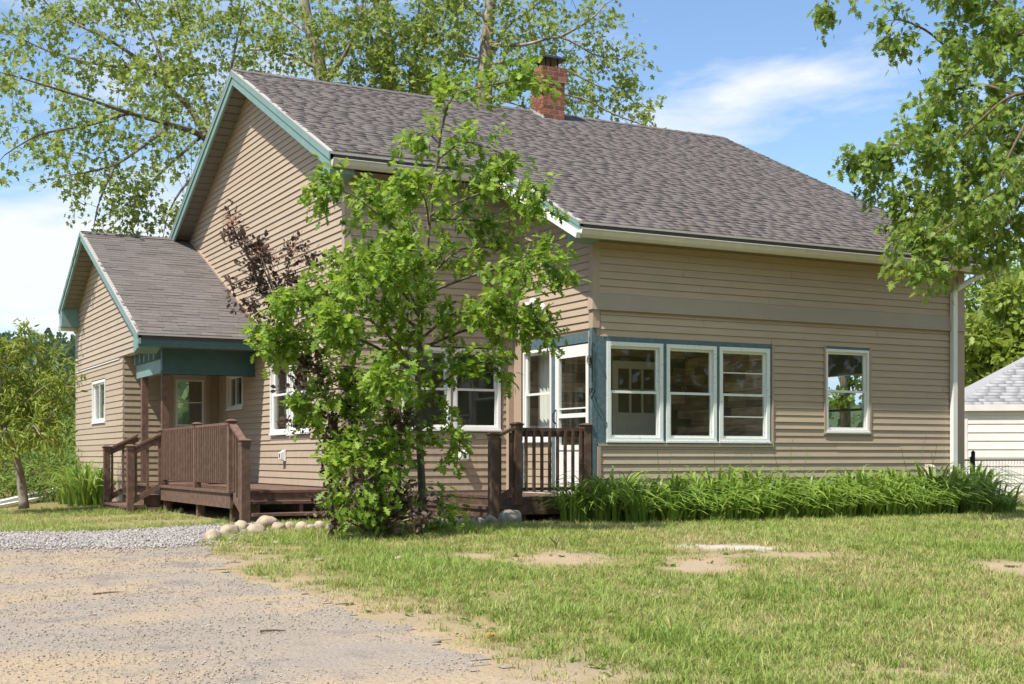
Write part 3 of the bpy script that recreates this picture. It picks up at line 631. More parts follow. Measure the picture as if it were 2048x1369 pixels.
# curtains and interior things seen through the glass
def curtain(fr, u0, u1, z0, z1, o, n=7):
    m = MB(); pts = []
    for i in range(n * 4 + 1): u = u0 + (u1 - u0) * i / (n * 4); pts.append((u, o + .018 * math.sin(i * math.pi / 2)))
    b = len(m.v)
    for u, oo in pts: m.v.append(tuple(fr.p(u, oo, z0))); m.v.append(tuple(fr.p(u, oo, z1)))
    for i in range(len(pts) - 1): m.f.append((b + 2 * i, b + 2 * i + 2, b + 2 * i + 3, b + 2 * i + 1))
    return m.build('curtain', CURT, house, True)
curtain(F_GAB, 5.30, 5.72, 1.2, 2.55, -.25, 4); curtain(F_GAB, 3.75, 4.25, 1.2, 2.55, -.25, 4); curtain(F_EXT, 11.3, 11.95, 1.45, 2.45, -.22, 5)
curtain(F_SIDE, 1.72, 2.06, .9, 2.5, -.28, 3); curtain(F_LOW, -1.85, -1.45, 1.2, 2.55, -.25, 4)
# enclosed porch: plank-clad back wall, white panel door
pw = part('porch_wall', INTD, house, W0, [(.14, 3.60, 2.30, 2.38, .33, 2.72), (3.12, 3.20, .14, 2.30, .33, 2.72)])
z = .36
while z < 2.70:
    x = .16 - rng.uniform(0, .4); h = rng.choice((.10, .13, .15))
    while x < 3.10:
        ln = rng.uniform(.25, .8); x0, x1 = max(x, .16), min(x + ln, 3.10)
        if x1 - x0 > .04 and not (x1 > 1.66 and x0 < 2.64 and z < 2.35): MB().box(W0, x0 + .002, x1 - .002, 2.27 - rng.uniform(0, .012), 2.30, z + .002, min(z + h, 2.71) - .002).build('plank', PLANK, pw)
        x += ln
    yv = .15
    while yv < 2.26:
        ln = rng.uniform(.25, .8); MB().box(W0, 3.10 - rng.uniform(0, .012), 3.12, yv + .002, min(yv + ln, 2.265) - .002, z + .002, min(z + h, 2.71) - .002).build('plank', PLANK, pw); yv += ln
    z += h
DX = 1.70
idr = part('interior_door', WHITE, house, W0, [(DX, DX + .88, 2.225, 2.262, .34, 1.55), (DX, DX + .1, 2.225, 2.262, 1.55, 2.36), (DX + .78, DX + .88, 2.225, 2.262, 1.55, 2.36), (DX + .1, DX + .78, 2.225, 2.262, 2.24, 2.36), (DX + .1, DX + .78, 2.225, 2.262, 1.88, 1.92), (DX + .31, DX + .345, 2.225, 2.262, 1.55, 2.24), (DX + .535, DX + .57, 2.225, 2.262, 1.55, 2.24)] + [(DX + .06 + i * .19, DX + .072 + i * .19, 2.217, 2.226, .45, 1.45) for i in range(5)])
part('pane', INTD, idr, W0, [(DX + .1, DX + .78, 2.245, 2.252, 1.55, 2.24)])
part('partition', INTW, house, W0, [(3.6, 3.7, .15, 6.0, .34, 2.72), (3.7, 6.7, 5.9, 6.0, .34, 2.72)])
wn = part('window', WHITE, house, F_END, [(1.62, 1.68, -.14, .02, 1.02, 2.35), (3.36, 3.42, -.14, .02, 1.02, 2.35), (1.68, 3.36, -.14, .02, 2.29, 2.35), (1.68, 3.36, -.14, .02, 1.02, 1.08), (1.68, 3.36, -.08, -.02, 1.66, 1.70)])
part('pane', GLASS, wn, F_END, [(1.68, 3.36, -.05, -.046, 1.08, 1.66), (1.68, 3.36, -.05, -.046, 1.70, 2.29)])

part('partition', INTW, house, W0, [(-2.5, 3.6, 6.1, 6.2, .34, 2.72), (-1.2, -1.1, 6.2, 10.9, .34, 2.72)])
# wing at the back left, with the recessed entry
we = wall(F_EXT, YR, 13.74, -.2, lambda u: zx(u) - .13, [O_EW])
m = MB(); m.prism([F_EXT.p(6.65, -.12, 2.66), F_EXT.p(YR, -.12, 2.66), F_EXT.p(YR, -.12, zx(YR) - .13), F_EXT.p(6.65, -.12, zx(6.65) - .13)], (-.118, 0, 0)); m.build('wall', INTW, house)
def er(z): return (max(6.66 if z > 2.655 else YR, EX_Y - (EX_Z - .13 - z) / .461), min(13.73, EX_Y + (EX_Z - .13 - z) / .494))
siding(we, F_EXT, .42, 2.62, lambda z: (YR, 13.73), [O_EW], .112, .013, SHAKE)
siding(we, F_EXT, 2.665, 4.95, er, [], .1016)
part('flashing_strip', WHITE, house, F_EXT, [(YR + .3, 13.7, 0, .02, 2.622, 2.640)])
wr = wall(F_RET, XE + .14, XM, -.2, lambda u: 2.66, [O_DOOR])
siding(wr, F_RET, .42, 2.64, lambda z: (XE + .004, XM - .02), [O_DOOR], .112, .013, SHAKE)
part('wall', INTW, house, W0, [(XE, XM, 13.60, 13.74, -.2, 3.75)])
part('door_frame', TRIMTAN, house, F_RET, [(-3.62, -3.55, -.1, .03, .42, 2.47), (-2.93, -2.86, -.1, .03, .42, 2.47), (-3.55, -2.93, -.1, .03, 2.40, 2.47)])
dr = part('door', mat('cream_door', (.55, .50, .43), .5, var=.05), house, F_RET, [(-3.548, -3.47, -.03, .012, .44, 2.39), (-3.01, -2.932, -.03, .012, .44, 2.39), (-3.47, -3.01, -.03, .012, 2.24, 2.39), (-3.47, -3.01, -.03, .012, .44, .98), (-3.47, -3.01, -.02, .014, 1.38, 1.42)])
part('sash', WHITE, dr, F_RET, [(-3.50, -3.465, .0, .024, .96, 2.27), (-3.015, -2.98, .0, .024, .96, 2.27), (-3.465, -3.015, .0, .024, 2.235, 2.27), (-3.465, -3.015, .0, .024, .96, .995), (-3.465, -3.015, .0, .02, 1.42, 1.45), (-3.465, -3.015, .0, .02, 1.84, 1.86)])
part('pane', GLASS, dr, F_RET, [(-3.465, -3.015, .004, .008, .995, 2.235)])
part('porch_ceiling', SOFFIT, house, W0, [(XE + .12, XM - .01, 6.6, YR, 2.66, 2.69)])
bm_ = part('porch_beam', TEAL_SHADE, house, W0, [(-4.27, XM - .005, 6.58, 6.70, 2.22, 2.655), (-4.285, XM - .005, 6.57, 6.71, 2.22, 2.275)])
part('porch_beam', TEAL, house, W0, [(-4.27, -4.15, 6.702, 8.55, 2.24, 2.47)])
for i in range(5): part('bracket_block', TEAL, house, W0, [(-4.34, -4.16, 6.9 + i * .36, 6.94 + i * .36, 2.47, 2.64)])
part('porch_post', DECK, house, W0, [(-4.265, -4.155, 6.60, 6.71, .40, 2.22)]); part('porch_post', DECK, house, W0, [(-4.265, -4.155, 8.12, 8.23, .40, 2.24)])

# small fixtures on the walls
o = thing('porch_bulb', F_GAB.p(7.95, .10, 2.5), 'bare white bulb hanging under the teal porch beam', 'light')
m = MB(); m.tube([(XM - .10, 7.95, 2.66), (XM - .10, 7.95, 2.56)], .018, 8); m.tube([(XM - .10, 7.95, 2.56), (XM - .10, 7.95, 2.52), (XM - .10, 7.95, 2.47), (XM - .10, 7.95, 2.44)], [.02, .042, .045, .02], 10); m.build('bulb', WHITE, o, True)
sl = thing('security_light', F_SIDE.p(1.45, .0, 2.98), 'white twin-head security light with sensor on the porch side wall', 'light')
m = MB(); m.tube([F_SIDE.p(1.40, .005, 3.0), F_SIDE.p(1.40, .05, 3.0)], [.075, .06], 12); m.tube([F_SIDE.p(1.40, .05, 3.0), F_SIDE.p(1.40, .12, 3.0)], .03, 8); m.build('mount', WHITE, sl, True)
for du, dz in ((.13, .05), (-.06, .10)):
    c0 = F_SIDE.p(1.40 + du * .4, .10, 3.0 + dz * .5); c1 = F_SIDE.p(1.40 + du, .22, 3.0 + dz - .02)
    MB().tube([c0, c0.lerp(c1, .4), c1], [.03, .05, .058], 12).build('lamp_head', WHITE, sl, True)
m = MB(); m.tube([F_SIDE.p(1.46, .10, 2.93), F_SIDE.p(1.47, .14, 2.86)], [.04, .045], 10); m.build('sensor', WHITE, sl, True)
for fr, u, lab in ((F_GAB, 4.96, 'white hooded vent outlet on the sunny gable wall'), (F_LOW, -.82, 'white hooded vent outlet beside the dark porch steps')):
    v = thing('vent_outlet', fr.p(u, 0, .86), lab, 'vent')
    m = MB(); m.box(fr, u - .07, u + .07, .014, .04, .79, .96); m.prism([fr.p(u - .06, .04, .80), fr.p(u - .06, .10, .82), fr.p(u - .06, .10, .92), fr.p(u - .06, .04, .95)], fr.U * .12); m.build('hood', WHITE, v)
    part('slot', BLACKM, v, fr, [(u - .022, u + .022, .098, .103, .84, .91)])
ub = thing('utility_box', F_FAC.p(6.1, .0, .55), 'white outdoor outlet box low on the facade by the downspout', 'box')
m = MB(); m.box(F_FAC, 6.03, 6.17, .012, .05, .52, .74); m.prism([F_FAC.p(6.035, .05, .55), F_FAC.p(6.035, .12, .54), F_FAC.p(6.035, .11, .70), F_FAC.p(6.035, .05, .735)], (.13, 0, 0)); m.build('cover', GUTTER, ub)
hk = thing('scroll_bracket', (-.03, -.03, 2.2), 'black wrought iron scroll bracket on the blue porch corner post', 'bracket')
m = MB(); sp = []
for i in range(30): a = i / 29 * 4.2 * math.pi; r_ = .02 + .06 * i / 29; sp.append((-.036 - .0, -.012 - .02 - .10 + r_ * math.cos(a) * .9 - .0, 2.17 + r_ * math.sin(a)))
m.tube([(-.05, -.10 - y, z) for _, y, z in sp], .006, 5); m.tube([(-.04, -.03, 2.36), (-.04, -.03, 2.30), (-.04, -.03, 1.86)], .008, 6)
sp2 = [(-.04, -.03 - .03 + .03 * math.cos(a), 2.36 + .03 * math.sin(a)) for a in [i * .5 for i in range(10)]]; m.tube(sp2, .006, 5); m.build('scroll', BLACKM, hk, True)
ho = thing('heart_ornament', (-.045, -.035, 1.84), 'dark metal heart ornament hanging below the scroll bracket', 'ornament')
m = MB(); hp = []
for i in range(25): a = i / 24 * 2 * math.pi; hp.append((-.05, -.04 + .0042 * 16 * math.sin(a) ** 3, 1.72 + .0046 * (13 * math.cos(a) - 5 * math.cos(2 * a) - 2 * math.cos(3 * a) - math.cos(4 * a))))
m.tube(hp, .008, 5); m.tube([(-.045, -.035, 1.86), (-.05, -.04, 1.76)], .004, 4); m.build('heart', BLACKM, ho, True)

# ------------------------------------------------------------------ decks
def baluster_mesh(h, w_=.034, mt=DECK):
    b = MB(); b.box(W0, -w_ / 2, w_ / 2, -w_ / 2, w_ / 2, 0, h); me = bpy.data.meshes.new('baluster'); me.from_pydata(b.v, [], b.f); me.materials.append(mt); return me
def post(par, x, y, z0, z1, wd=.10, mt=DECK, cap=True, name='post'):
    m = MB(); m.box(W0, x - wd / 2, x + wd / 2, y - wd / 2, y + wd / 2, z0, z1); p = m.build(name, mt, par)
    if cap:
        c = MB(); e = wd / 2 + .022; c.box(W0, x - wd / 2 - .006, x + wd / 2 + .006, y - wd / 2 - .006, y + wd / 2 + .006, z1 - .05, z1 - .018); c.hexa([(x - wd / 2 - .004, y - wd / 2 - .004, z1 - .018), (x + wd / 2 + .004, y - wd / 2 - .004, z1 - .018), (x + wd / 2 + .004, y + wd / 2 + .004, z1 - .018), (x - wd / 2 - .004, y + wd / 2 + .004, z1 - .018), (x - e, y - e, z1 + .012), (x + e, y - e, z1 + .012), (x + e, y + e, z1 + .012), (x - e, y + e, z1 + .012)])
        c.hexa([(x - e, y - e, z1 + .012), (x + e, y - e, z1 + .012), (x + e, y + e, z1 + .012), (x - e, y + e, z1 + .012), (x - .03, y - .03, z1 + .035), (x + .03, y - .03, z1 + .035), (x + .03, y + .03, z1 + .035), (x - .03, y + .03, z1 + .035)]); c.build('post_cap', mt, p)
    return p
def balrow(par, a, b, za, zb, h0, h1, step, mt=DECK, skip=.07):
    """balusters from a to b (x, y), feet following za..zb"""
    a = Vector((*a, 0)); b = Vector((*b, 0)); L_ = (b - a).length; n = max(1, int((L_ - 2 * skip) / step)); ba = base_of(par)
    for i in range(n + 1):
        t = (skip + (L_ - 2 * skip) * (i / n if n else .5)) / L_; p = a.lerp(b, t); zz = za + (zb - za) * t; h = h0 + (h1 - h0) * t
        o = obj('baluster', baluster_mesh(round(h, 2), .034, mt), par); o.location = Vector((p.x, p.y, zz)) - ba
DZ = .40
d1 = thing('deck', (-3.5, 5.0, -.1), 'long brown stained entry deck with solid-looking baluster rail beside the gable wall', 'deck')
y = 2.16
while y < 8.86: part('deck_board', DECK, d1, W0, [(-4.40, XM - .03, y, min(y + .137, 8.885), DZ - .036, DZ)]); y += .141
part('skirt_board', DECK, d1, W0, [(-4.375, -4.337, 2.19, 6.35, DZ - .24, DZ - .037)]); part('skirt_board', DECK, d1, W0, [(-4.336, XM + .0, 2.175, 2.213, DZ - .19, DZ - .037)])
part('joist', DECK, d1, W0, [(-4.33, -4.29, 2.22, 8.8, DZ - .22, DZ - .037), (-3.5, -3.46, 2.22, 8.8, DZ - .22, DZ - .037)])
for yy in (2.32, 4.11, 6.2): part('support_post', DECK, d1, W0, [(-4.33, -4.22, yy - .05, yy + .05, -.25, DZ - .20)])
for yy in (6.23, 4.11, 2.29): post(d1, -4.33, yy, DZ - .02, 1.33 if yy < 6 else 1.27)
for (ya, yb) in ((6.18, 4.16), (4.06, 2.34)):
    za = 1.285 if ya > 6 else 1.295
    MB().bar((-4.33, ya, za), (-4.33, yb, za + .01), .09, .035).build('top_rail', DECK, d1); part('bottom_rail', DECK, d1, W0, [(-4.35, -4.31, yb, ya, DZ + .09, DZ + .125)])
    balrow(d1, (-4.365, ya), (-4.365, yb), DZ + .09, DZ + .09, .80, .80, .098)
# steps to the front (-y) with their rail
for k, (y1, y0, zt) in enumerate(((2.17, 1.86, DZ - .14), (1.88, 1.57, DZ - .29))):
    part('tread', DECK, d1, W0, [(-4.24, -2.48, y0, y0 + .15, zt - .036, zt), (-4.24, -2.48, y0 + .155, y1 - .005, zt - .036, zt)])
for xx in (-4.1, -3.5, -2.9): MB().prism([(xx, 2.17, -.12), (xx, 2.17, DZ - .19), (xx, 1.88, DZ - .178), (xx, 1.88, DZ - .328), (xx, 1.6, DZ - .328), (xx, 1.6, -.12)], (.045, 0, 0)).build('stringer', DECK, d1)
post(d1, -4.31, 1.72, -.12, 1.06, .115); MB().bar((-4.32, 2.25, 1.29), (-4.31, 1.76, 1.05), .10, .035).build('hand_rail', DECK, d1)
MB().bar((-4.32, 2.25, .36), (-4.31, 1.76, .10), .04, .10).build('bottom_rail', DECK, d1); balrow(d1, (-4.32, 2.25), (-4.31, 1.76), .40, .12, .86, .90, .095)
# steps to the side (-x) near the entry
for k, (x0, zt) in enumerate(((-4.64, DZ - .16), (-4.92, DZ - .32))):
    part('tread', DECK, d1, W0, [(x0, x0 + .30, 6.32 - .12 * k, 8.06 + .14 * k, zt - .036, zt)]); part('riser', DECK, d1, W0, [(x0 + .025, x0 + .045, 6.34 - .12 * k, 8.04 + .14 * k, zt - .19, zt - .037)])
    part('step_side', DECK, d1, W0, [(x0 + .045, -4.36, 6.335 - .12 * k, 6.36 - .12 * k, zt - .19, zt - .037)])
for yy, nm in ((6.22, 0), (8.14, 1)):
    post(d1, -4.86, yy, -.2, 1.02, .105); MB().bar((-4.33, yy, 1.24), (-4.82, yy, 1.00), .09, .035).build('hand_rail', DECK, d1); MB().bar((-4.33, yy, 1.17), (-4.82, yy, .93), .035, .09).build('hand_rail', DECK, d1)
    MB().bar((-4.33, yy, .42), (-4.82, yy, .15), .04, .09).build('bottom_rail', DECK, d1); balrow(d1, (-4.33, yy), (-4.84, yy), .42, .16, .76, .80, .125)

D2Z = .325
d2 = thing('deck', (-.6, 1.1, 0), 'small dark weathered porch deck with steps outside the white storm door', 'deck')
x = -1.18
while x < -.03: part('deck_board', DECKD, d2, W0, [(x, min(x + .137, -.01), .0, YFL - .02, D2Z - .036, D2Z)]); x += .141
part('skirt_board', DECKD, d2, W0, [(-1.17, -.015, .005, .045, D2Z - .23, D2Z - .037), (-1.17, -1.13, .045, 2.36, D2Z - .20, D2Z - .037)])
part('support_post', DECKD, d2, W0, [(-1.1, -1.0, .06, .16, -.25, D2Z - .05), (-.2, -.1, .06, .16, -.25, D2Z - .05)])
post(d2, -1.155, .03, D2Z - .1, 1.275, .105, DECKD); post(d2, -.10, .03, D2Z, 1.275, .105, DECKD)
part('top_rail', DECKD, d2, W0, [(-1.10, -.15, -.012, .072, 1.20, 1.238)]); part('bottom_rail', DECKD, d2, W0, [(-1.10, -.15, .01, .05, D2Z + .085, D2Z + .125)])
part('top_rail', DECKD, d2, W0, [(-1.10, -.15, .012, .05, 1.12, 1.198)])
balrow(d2, (-1.10, -.01), (-.15, -.01), D2Z + .07, D2Z + .07, .83, .83, .118, DECKD, .06)
for k, (x0, zt) in enumerate(((-1.47, D2Z - .13), (-1.74, D2Z - .26))):
    m = part('tread', DECKD, d2, W0, [(x0, x0 + .30, .04, 2.33, zt - .036, zt)]); part('riser', DECKD, d2, W0, [(x0 + .025, x0 + .045, .05, 2.31, zt - .15, zt - .037)])
    part('step_side', DECKD, d2, W0, [(x0 + .046, -1.172, .05, .075, -.18, zt - .037)])
post(d2, -1.50, .03, -.1, 1.14, .11, DECKD); MB().bar((-1.20, .03, 1.23), (-1.46, .03, 1.12), .08, .035).build('hand_rail', DECKD, d2); MB().bar((-1.20, .03, .42), (-1.46, .03, .28), .04, .09).build('bottom_rail', DECKD, d2)
balrow(d2, (-1.20, .03), (-1.46, .03), .40, .26, .80, .82, .11, DECKD, .05)

# ------------------------------------------------------------------ plants: templates and growth
def leaf_oak():
    # half outline with bristly lobes, folded along the midrib; unit length
    h = [(.0, 0), (.10, .05), (.20, .24), (.26, .10), (.36, .12), (.47, .40), (.54, .16), (.64, .17), (.76, .34), (.79, .15), (.9, .13), (1.0, 0)]
    V = []; n = len(h)
    for x, y in h: V.append((x, y, .10 * abs(y) - .10 * x * x))
    k = {}
    for i, (x, y) in enumerate(h):
        if y == 0: k[i] = i
        else: k[i] = len(V); V.append((x, -y, .10 * abs(y) - .10 * x * x))
    mid = len(V); V.append((.5, 0, -.03))
    return V, [tuple([0] + list(range(1, n)) + [mid]), tuple([k[i] for i in range(n - 1, 0, -1)] + [0, mid])]
def leaf_maple():
    h = [(.0, 0), (.04, .10), (.14, .42), (.25, .15), (.50, .50), (.46, .16), (.68, .27), (.70, .10), (1.0, 0)]
    V = []; n = len(h)
    for x, y in h: V.append((x, y, .12 * abs(y) - .12 * x * x))
    k = {}
    for i, (x, y) in enumerate(h):
        if y == 0: k[i] = i
        else: k[i] = len(V); V.append((x, -y, .12 * abs(y) - .12 * x * x))
    mid = len(V); V.append((.5, 0, -.02))
    return V, [tuple(list(range(0, n)) + [mid]), tuple([k[i] for i in range(n - 1, 0, -1)] + [0, mid])]
def leaf_small():  return [(0, 0, 0), (.3, .3, .04), (.55, .22, .0), (.75, .28, 0), (1, 0, -.12), (.75, -.28, 0), (.55, -.22, .0), (.3, -.3, .04)], [(0, 1, 2, 3, 4), (0, 4, 5, 6, 7)]
def leaf_star():
    o = [(0, 0, 0), (.12, .34, .03), (.34, .16, .0), (.55, .48, -.02), (.62, .16, -.02), (1, 0, -.14), (.62, -.16, -.02), (.55, -.48, -.02), (.34, -.16, .0), (.12, -.34, .03)]
    return o, [(0, 1, 2, 3, 4, 5), (0, 5, 6, 7, 8, 9)]
def leaf_oval():   return [(0, 0, 0), (.3, .26, .05), (.65, .28, .03), (1, 0, -.06), (.65, -.28, .03), (.3, -.26, .05)], [(0, 1, 2, 3), (0, 3, 4, 5)]
def leaf_lance():  return [(0, 0, 0), (.3, .15, .03), (.65, .11, -.02), (1, 0, -.16), (.65, -.11, -.02), (.3, -.15, .03)], [(0, 1, 2, 3), (0, 3, 4, 5)]
def unit(a): return a / np.maximum(np.linalg.norm(a, axis=1, keepdims=True), 1e-6)
class Foliage:
    def __init__(s): s.p = []; s.d = []; s.s = []
    def add(s, p, d, sz): s.p.append(tuple(p)); s.d.append(tuple(d)); s.s.append(sz)
    def build(s, name, tmpl, mt, parent, up=.75, wide=1.0):
        T = np.array(s.p); D = unit(np.array(s.d)); S = np.array(s.s)[:, None]; N = len(T)
        upv_ = np.array((0, 0, 1.0)) * up + nrg.normal(0, .42, (N, 3)); Yv = unit(np.cross(upv_, D)); Zv = np.cross(D, Yv)
        o = inst_mesh(name, tmpl[0], tmpl[1], D * S, Yv * S * wide, Zv * S, T, mt, parent); o['kind'] = 'stuff'; return o
def rv(s=1.0): return Vector((rng.gauss(0, s), rng.gauss(0, s), rng.gauss(0, s)))
def pl_point(pts, t):
    n = len(pts) - 1; f = min(max(t, 0), .9999) * n; i = int(f); return pts[i].lerp(pts[i + 1], f - i), (pts[i + 1] - pts[i]).normalized()
def smooth_pl(pts, k=3):
    out = []
    n = len(pts)
    for i in range(n - 1):
        p0, p1, p2, p3 = pts[max(i - 1, 0)], pts[i], pts[i + 1], pts[min(i + 2, n - 1)]
        for j in range(k):
            t = j / k; out.append(.5 * ((2 * p1) + (p2 - p0) * t + (2 * p0 - 5 * p1 + 4 * p2 - p3) * t * t + (3 * p1 - p0 - 3 * p2 + p3) * t ** 3))
    out.append(pts[-1]); return out
def twig(wood, fol, p, d, L_, r, nleaf, lsz, droop=.0, leaf_dir=.6, start=.25, sides=4, spread=.05, flat=0):
    pts = [p]; q = p.copy(); dd = d.normalized()
    for i in range(4):
        dd = (dd + rv(.16) + Vector((0, 0, -droop))).normalized(); q = q + dd * (L_ / 4); pts.append(q.copy())
    wood.tube(pts, [r, r * .75, r * .55, r * .4, r * .25], sides, False)
    for i in range(nleaf):
        t = start + (1 - start) * (i + rng.random()) / nleaf; c, td = pl_point(pts, t)
        ld = (td * leaf_dir + rv(.55)); ld.z -= flat
        fol.add(c + rv(spread), ld, lsz * rng.uniform(.65, 1.2))
    return pts
def limb_tree(name, loc, label, cat, trunk_pts, r_base, r_top, limbs, bark, lmat, tmpl, lsz, twigs_per_m, tw_len, leaves_per_twig, group=None, droop=.05, spread=.06, up=.75, limb_r=.35, extra=(), updir=.25, flat=.25):
    """trunk + named limbs (polylines) + twigs with leaves; extra = (centre, radius, count) leaf clusters on short twigs"""
    t = thing(name, loc, label, cat, group); trunk = MB(); fol = Foliage(); tw = MB()
    tp = smooth_pl(trunk_pts); trunk.tube(tp, [r_base + (r_top - r_base) * (i / (len(tp) - 1)) ** .8 for i in range(len(tp))], 10)
    for lp, r0, r1, dens in limbs:
        lp = smooth_pl(lp, 4); n = len(lp); trunk.tube(lp, [r0 + (r1 - r0) * (i / (n - 1)) ** .7 for i in range(n)], 6, False)
        L_ = sum((lp[i + 1] - lp[i]).length for i in range(n - 1)); k = int(L_ * twigs_per_m * dens)
        for i in range(k):
            s_ = 1 - rng.random() ** 1.25 * .88; p, d = pl_point(lp, s_)
            side = rv(1.0); side = (side - d * side.dot(d)).normalized(); dd = d * .55 + side * .85 + Vector((0, 0, updir))
            twig(tw, fol, p, dd, tw_len * rng.uniform(.5, 1.25) * (1.15 - .45 * s_), max(.004, r1 * .5), leaves_per_twig, lsz, droop, spread=spread, flat=flat)
        twig(tw, fol, lp[-1], (lp[-1] - lp[-3]), tw_len * .8, max(.004, r1 * .8), leaves_per_twig, lsz, droop, spread=spread, flat=flat)
    for c, rad, cnt in extra:
        for i in range(int(cnt * 1.05)):
            off = rv(1.0).normalized() * rad * rng.random() ** .5; p = c + off
            twig(tw, fol, p, off.normalized() * .5 + rv(.5) + Vector((0, 0, updir)), tw_len * rng.uniform(.4, .9), .006, leaves_per_twig, lsz, droop, spread=spread, flat=flat)
    trunk.build('trunk', bark, t, True); b = tw.build('twigs', TWIG, t); b['kind'] = 'stuff'
    fol.build('crown', tmpl, lmat, t, up)
    return t
def PP(d, *pts): return [P(x, y, d + (q[0] if q else 0)) for x, y, *q in pts]

# --- red oak sapling in front of the house
OD = 15.6
tk = PP(OD, (846, 1058), (843, 960), (838, 860), (836, 740), (846, 590), (858, 450), (872, 340), (884, 250))
limbs = []
def LB(dens, r0, *pts, d=OD): limbs.append((PP(d, *pts), r0, .006, dens))
LB(1.3, .020, (884, 255), (905, 195, -.1), (960, 175, -.2), (1060, 158, -.3))
LB(1.2, .016, (876, 320), (930, 285, -.3), (1005, 308, -.5)); LB(1.0, .014, (880, 290), (850, 265, .2), (815, 285, .3)); LB(1.0, .014, (870, 360), (905, 330, .2), (975, 345, .3))
LB(1.1, .018, (862, 430), (940, 395, -.4), (1020, 372, -.6), (1085, 398, -.7)); LB(1.2, .016, (860, 440), (930, 440, .3), (1000, 450, .4))
LB(1.2, .022, (846, 590), (950, 550, -.4), (1040, 528, -.8), (1110, 535, -1.0)); LB(1.2, .02, (846, 570), (920, 500, .2), (1010, 500, .4))
LB(1.3, .022, (838, 700), (950, 655, -.3), (1030, 655, -.6), (1085, 668, -.8)); LB(1.3, .02, (840, 680), (920, 620, -.6), (1000, 610, -1.1))
LB(1.2, .02, (852, 520), (770, 440, -.4), (700, 388, -.6), (650, 378, -.8)); LB(1.2, .018, (852, 500), (800, 410, .3), (740, 400, .4))
LB(1.4, .024, (840, 660), (740, 595, -.5), (640, 590, -.9), (565, 605, -1.2)); LB(1.4, .022, (842, 640), (780, 560, -.9), (700, 560, -1.3)); LB(1.3, .02, (842, 630), (770, 510, .2), (690, 520, .5))
LB(1.5, .024, (836, 750), (720, 680, -.4), (610, 680, -.8), (540, 685, -1.0)); LB(1.5, .022, (836, 740), (740, 640, -1.0), (660, 650, -1.5)); LB(1.3, .02, (836, 770), (740, 740, .3), (650, 730, .5))
LB(1.2, .018, (838, 800), (900, 755, -.4), (950, 725, -.6), (985, 735, -.7)); LB(1.3, .02, (838, 830), (740, 790, -.5), (660, 780, -.9), (620, 820, -1)); LB(1.3, .018, (838, 850), (770, 850, -.6), (700, 880, -.9)); LB(1.0, .016, (840, 860), (890, 840, -.3), (905, 890, -.5))
LB(1.2, .018, (840, 880), (790, 890, -.8), (760, 930, -1.1)); LB(1.1, .016, (838, 780), (800, 740, -1.2), (770, 760, -1.7)); LB(1.2, .016, (842, 620), (830, 560, -.9), (810, 500, -1.2)); LB(1.1, .014, (858, 450), (850, 400, -.7), (830, 370, -.9)); LB(.8, .014, (843, 960), (800, 990, -.9), (760, 1020, -1.2)); LB(.8, .014, (840, 920), (780, 930, -1.1), (730, 960, -1.5), (700, 1000, -1.6)); LB(.8, .014, (841, 900), (740, 880, -1.0), (680, 920, -1.3)); LB(.5, .012, (845, 1000), (880, 1010, -.5), (890, 1035, -.6))
limb_tree('oak_sapling', G(846, 1058), 'tall leafy oak sapling with lobed bright green leaves in front of the house', 'tree', tk, .055, .014, limbs, BARK, L_OAK, leaf_oak(),   .116, 13.5, .38, 17, droop=.06, spread=.045, up=.9, updir=.2, flat=.3)

# --- purple smoke bush beside it
SD = 15.4
limbs = []
LB(1.0, .022, (735, 1062), (690, 960), (640, 860), (600, 760, .2), (575, 660, .3), (545, 580, .4), (520, 520, .4), d=SD); LB(1.0, .02, (735, 1062), (700, 930, -.2), (660, 850, -.3), (645, 760, -.4), (600, 700, -.4), d=SD)
LB(.8, .016, (575, 660, .3), (530, 560, .4), (480, 490, .5), (462, 445, .5), d=SD); LB(1.2, .016, (560, 620, .3), (570, 560, .3), (590, 500, .3), d=SD); LB(1.2, .014, (545, 600, .3), (510, 590, .3), (490, 600, .3), d=SD); LB(1.3, .014, (548, 580, .3), (530, 530, .2), (505, 500, .1), d=SD); LB(1.3, .014, (560, 630, .3), (600, 580, .3), (622, 530, .3), d=SD); LB(1.2, .012, (530, 560, .4), (490, 560, .3), (470, 570, .3), d=SD); LB(1.2, .012, (575, 660, .3), (610, 640, .2), (630, 600, .2), d=SD); LB(1.1, .014, (590, 690, .2), (545, 660, .2), (515, 640, .2), d=SD)
LB(1.2, .02, (740, 1062), (730, 950, -.3), (700, 860, -.4), (690, 780, -.5), d=SD); LB(1.2, .018, (745, 1062), (770, 970, -.3), (790, 900, -.4), (800, 840, -.4), d=SD); LB(1.5, .016, (735, 1062), (690, 1020, -.4), (660, 1000, -.5), (655, 960, -.5), d=SD); LB(1.1, .016, (745, 1062), (800, 1030, -.4), (850, 1010, -.5), d=SD)
LB(1.6, .014, (745, 1062), (770, 1035, -.8), (800, 1000, -.9), d=SD); LB(1.2, .012, (735, 1062), (700, 1045, -.9), (660, 1020, -1.2), d=SD); LB(1.2, .012, (740, 1062), (780, 1050, -1.0), (830, 1035, -1.3), d=SD); LB(.9, .012, (738, 1060), (735, 1010, -.9), (725, 960, -1.3), d=SD); LB(1.0, .012, (640, 870), (610, 800, -.2), (570, 740, -.2), (560, 700, -.2), d=SD); LB(1.2, .014, (640, 860), (610, 840, -.2), (590, 850, -.3), d=SD)
sm = limb_tree('smoke_bush', G(740, 1062), 'purple leaved smoke bush with rusty plumes leaning toward the gable wall', 'shrub', PP(SD, (740, 1066), (738, 1050), (735, 1035)), .06, .04, limbs, BARKL, L_SMOKE, leaf_oval(), .066, 15, .26, 13, droop=.0, spread=.03, up=.4, updir=.2, flat=.0)
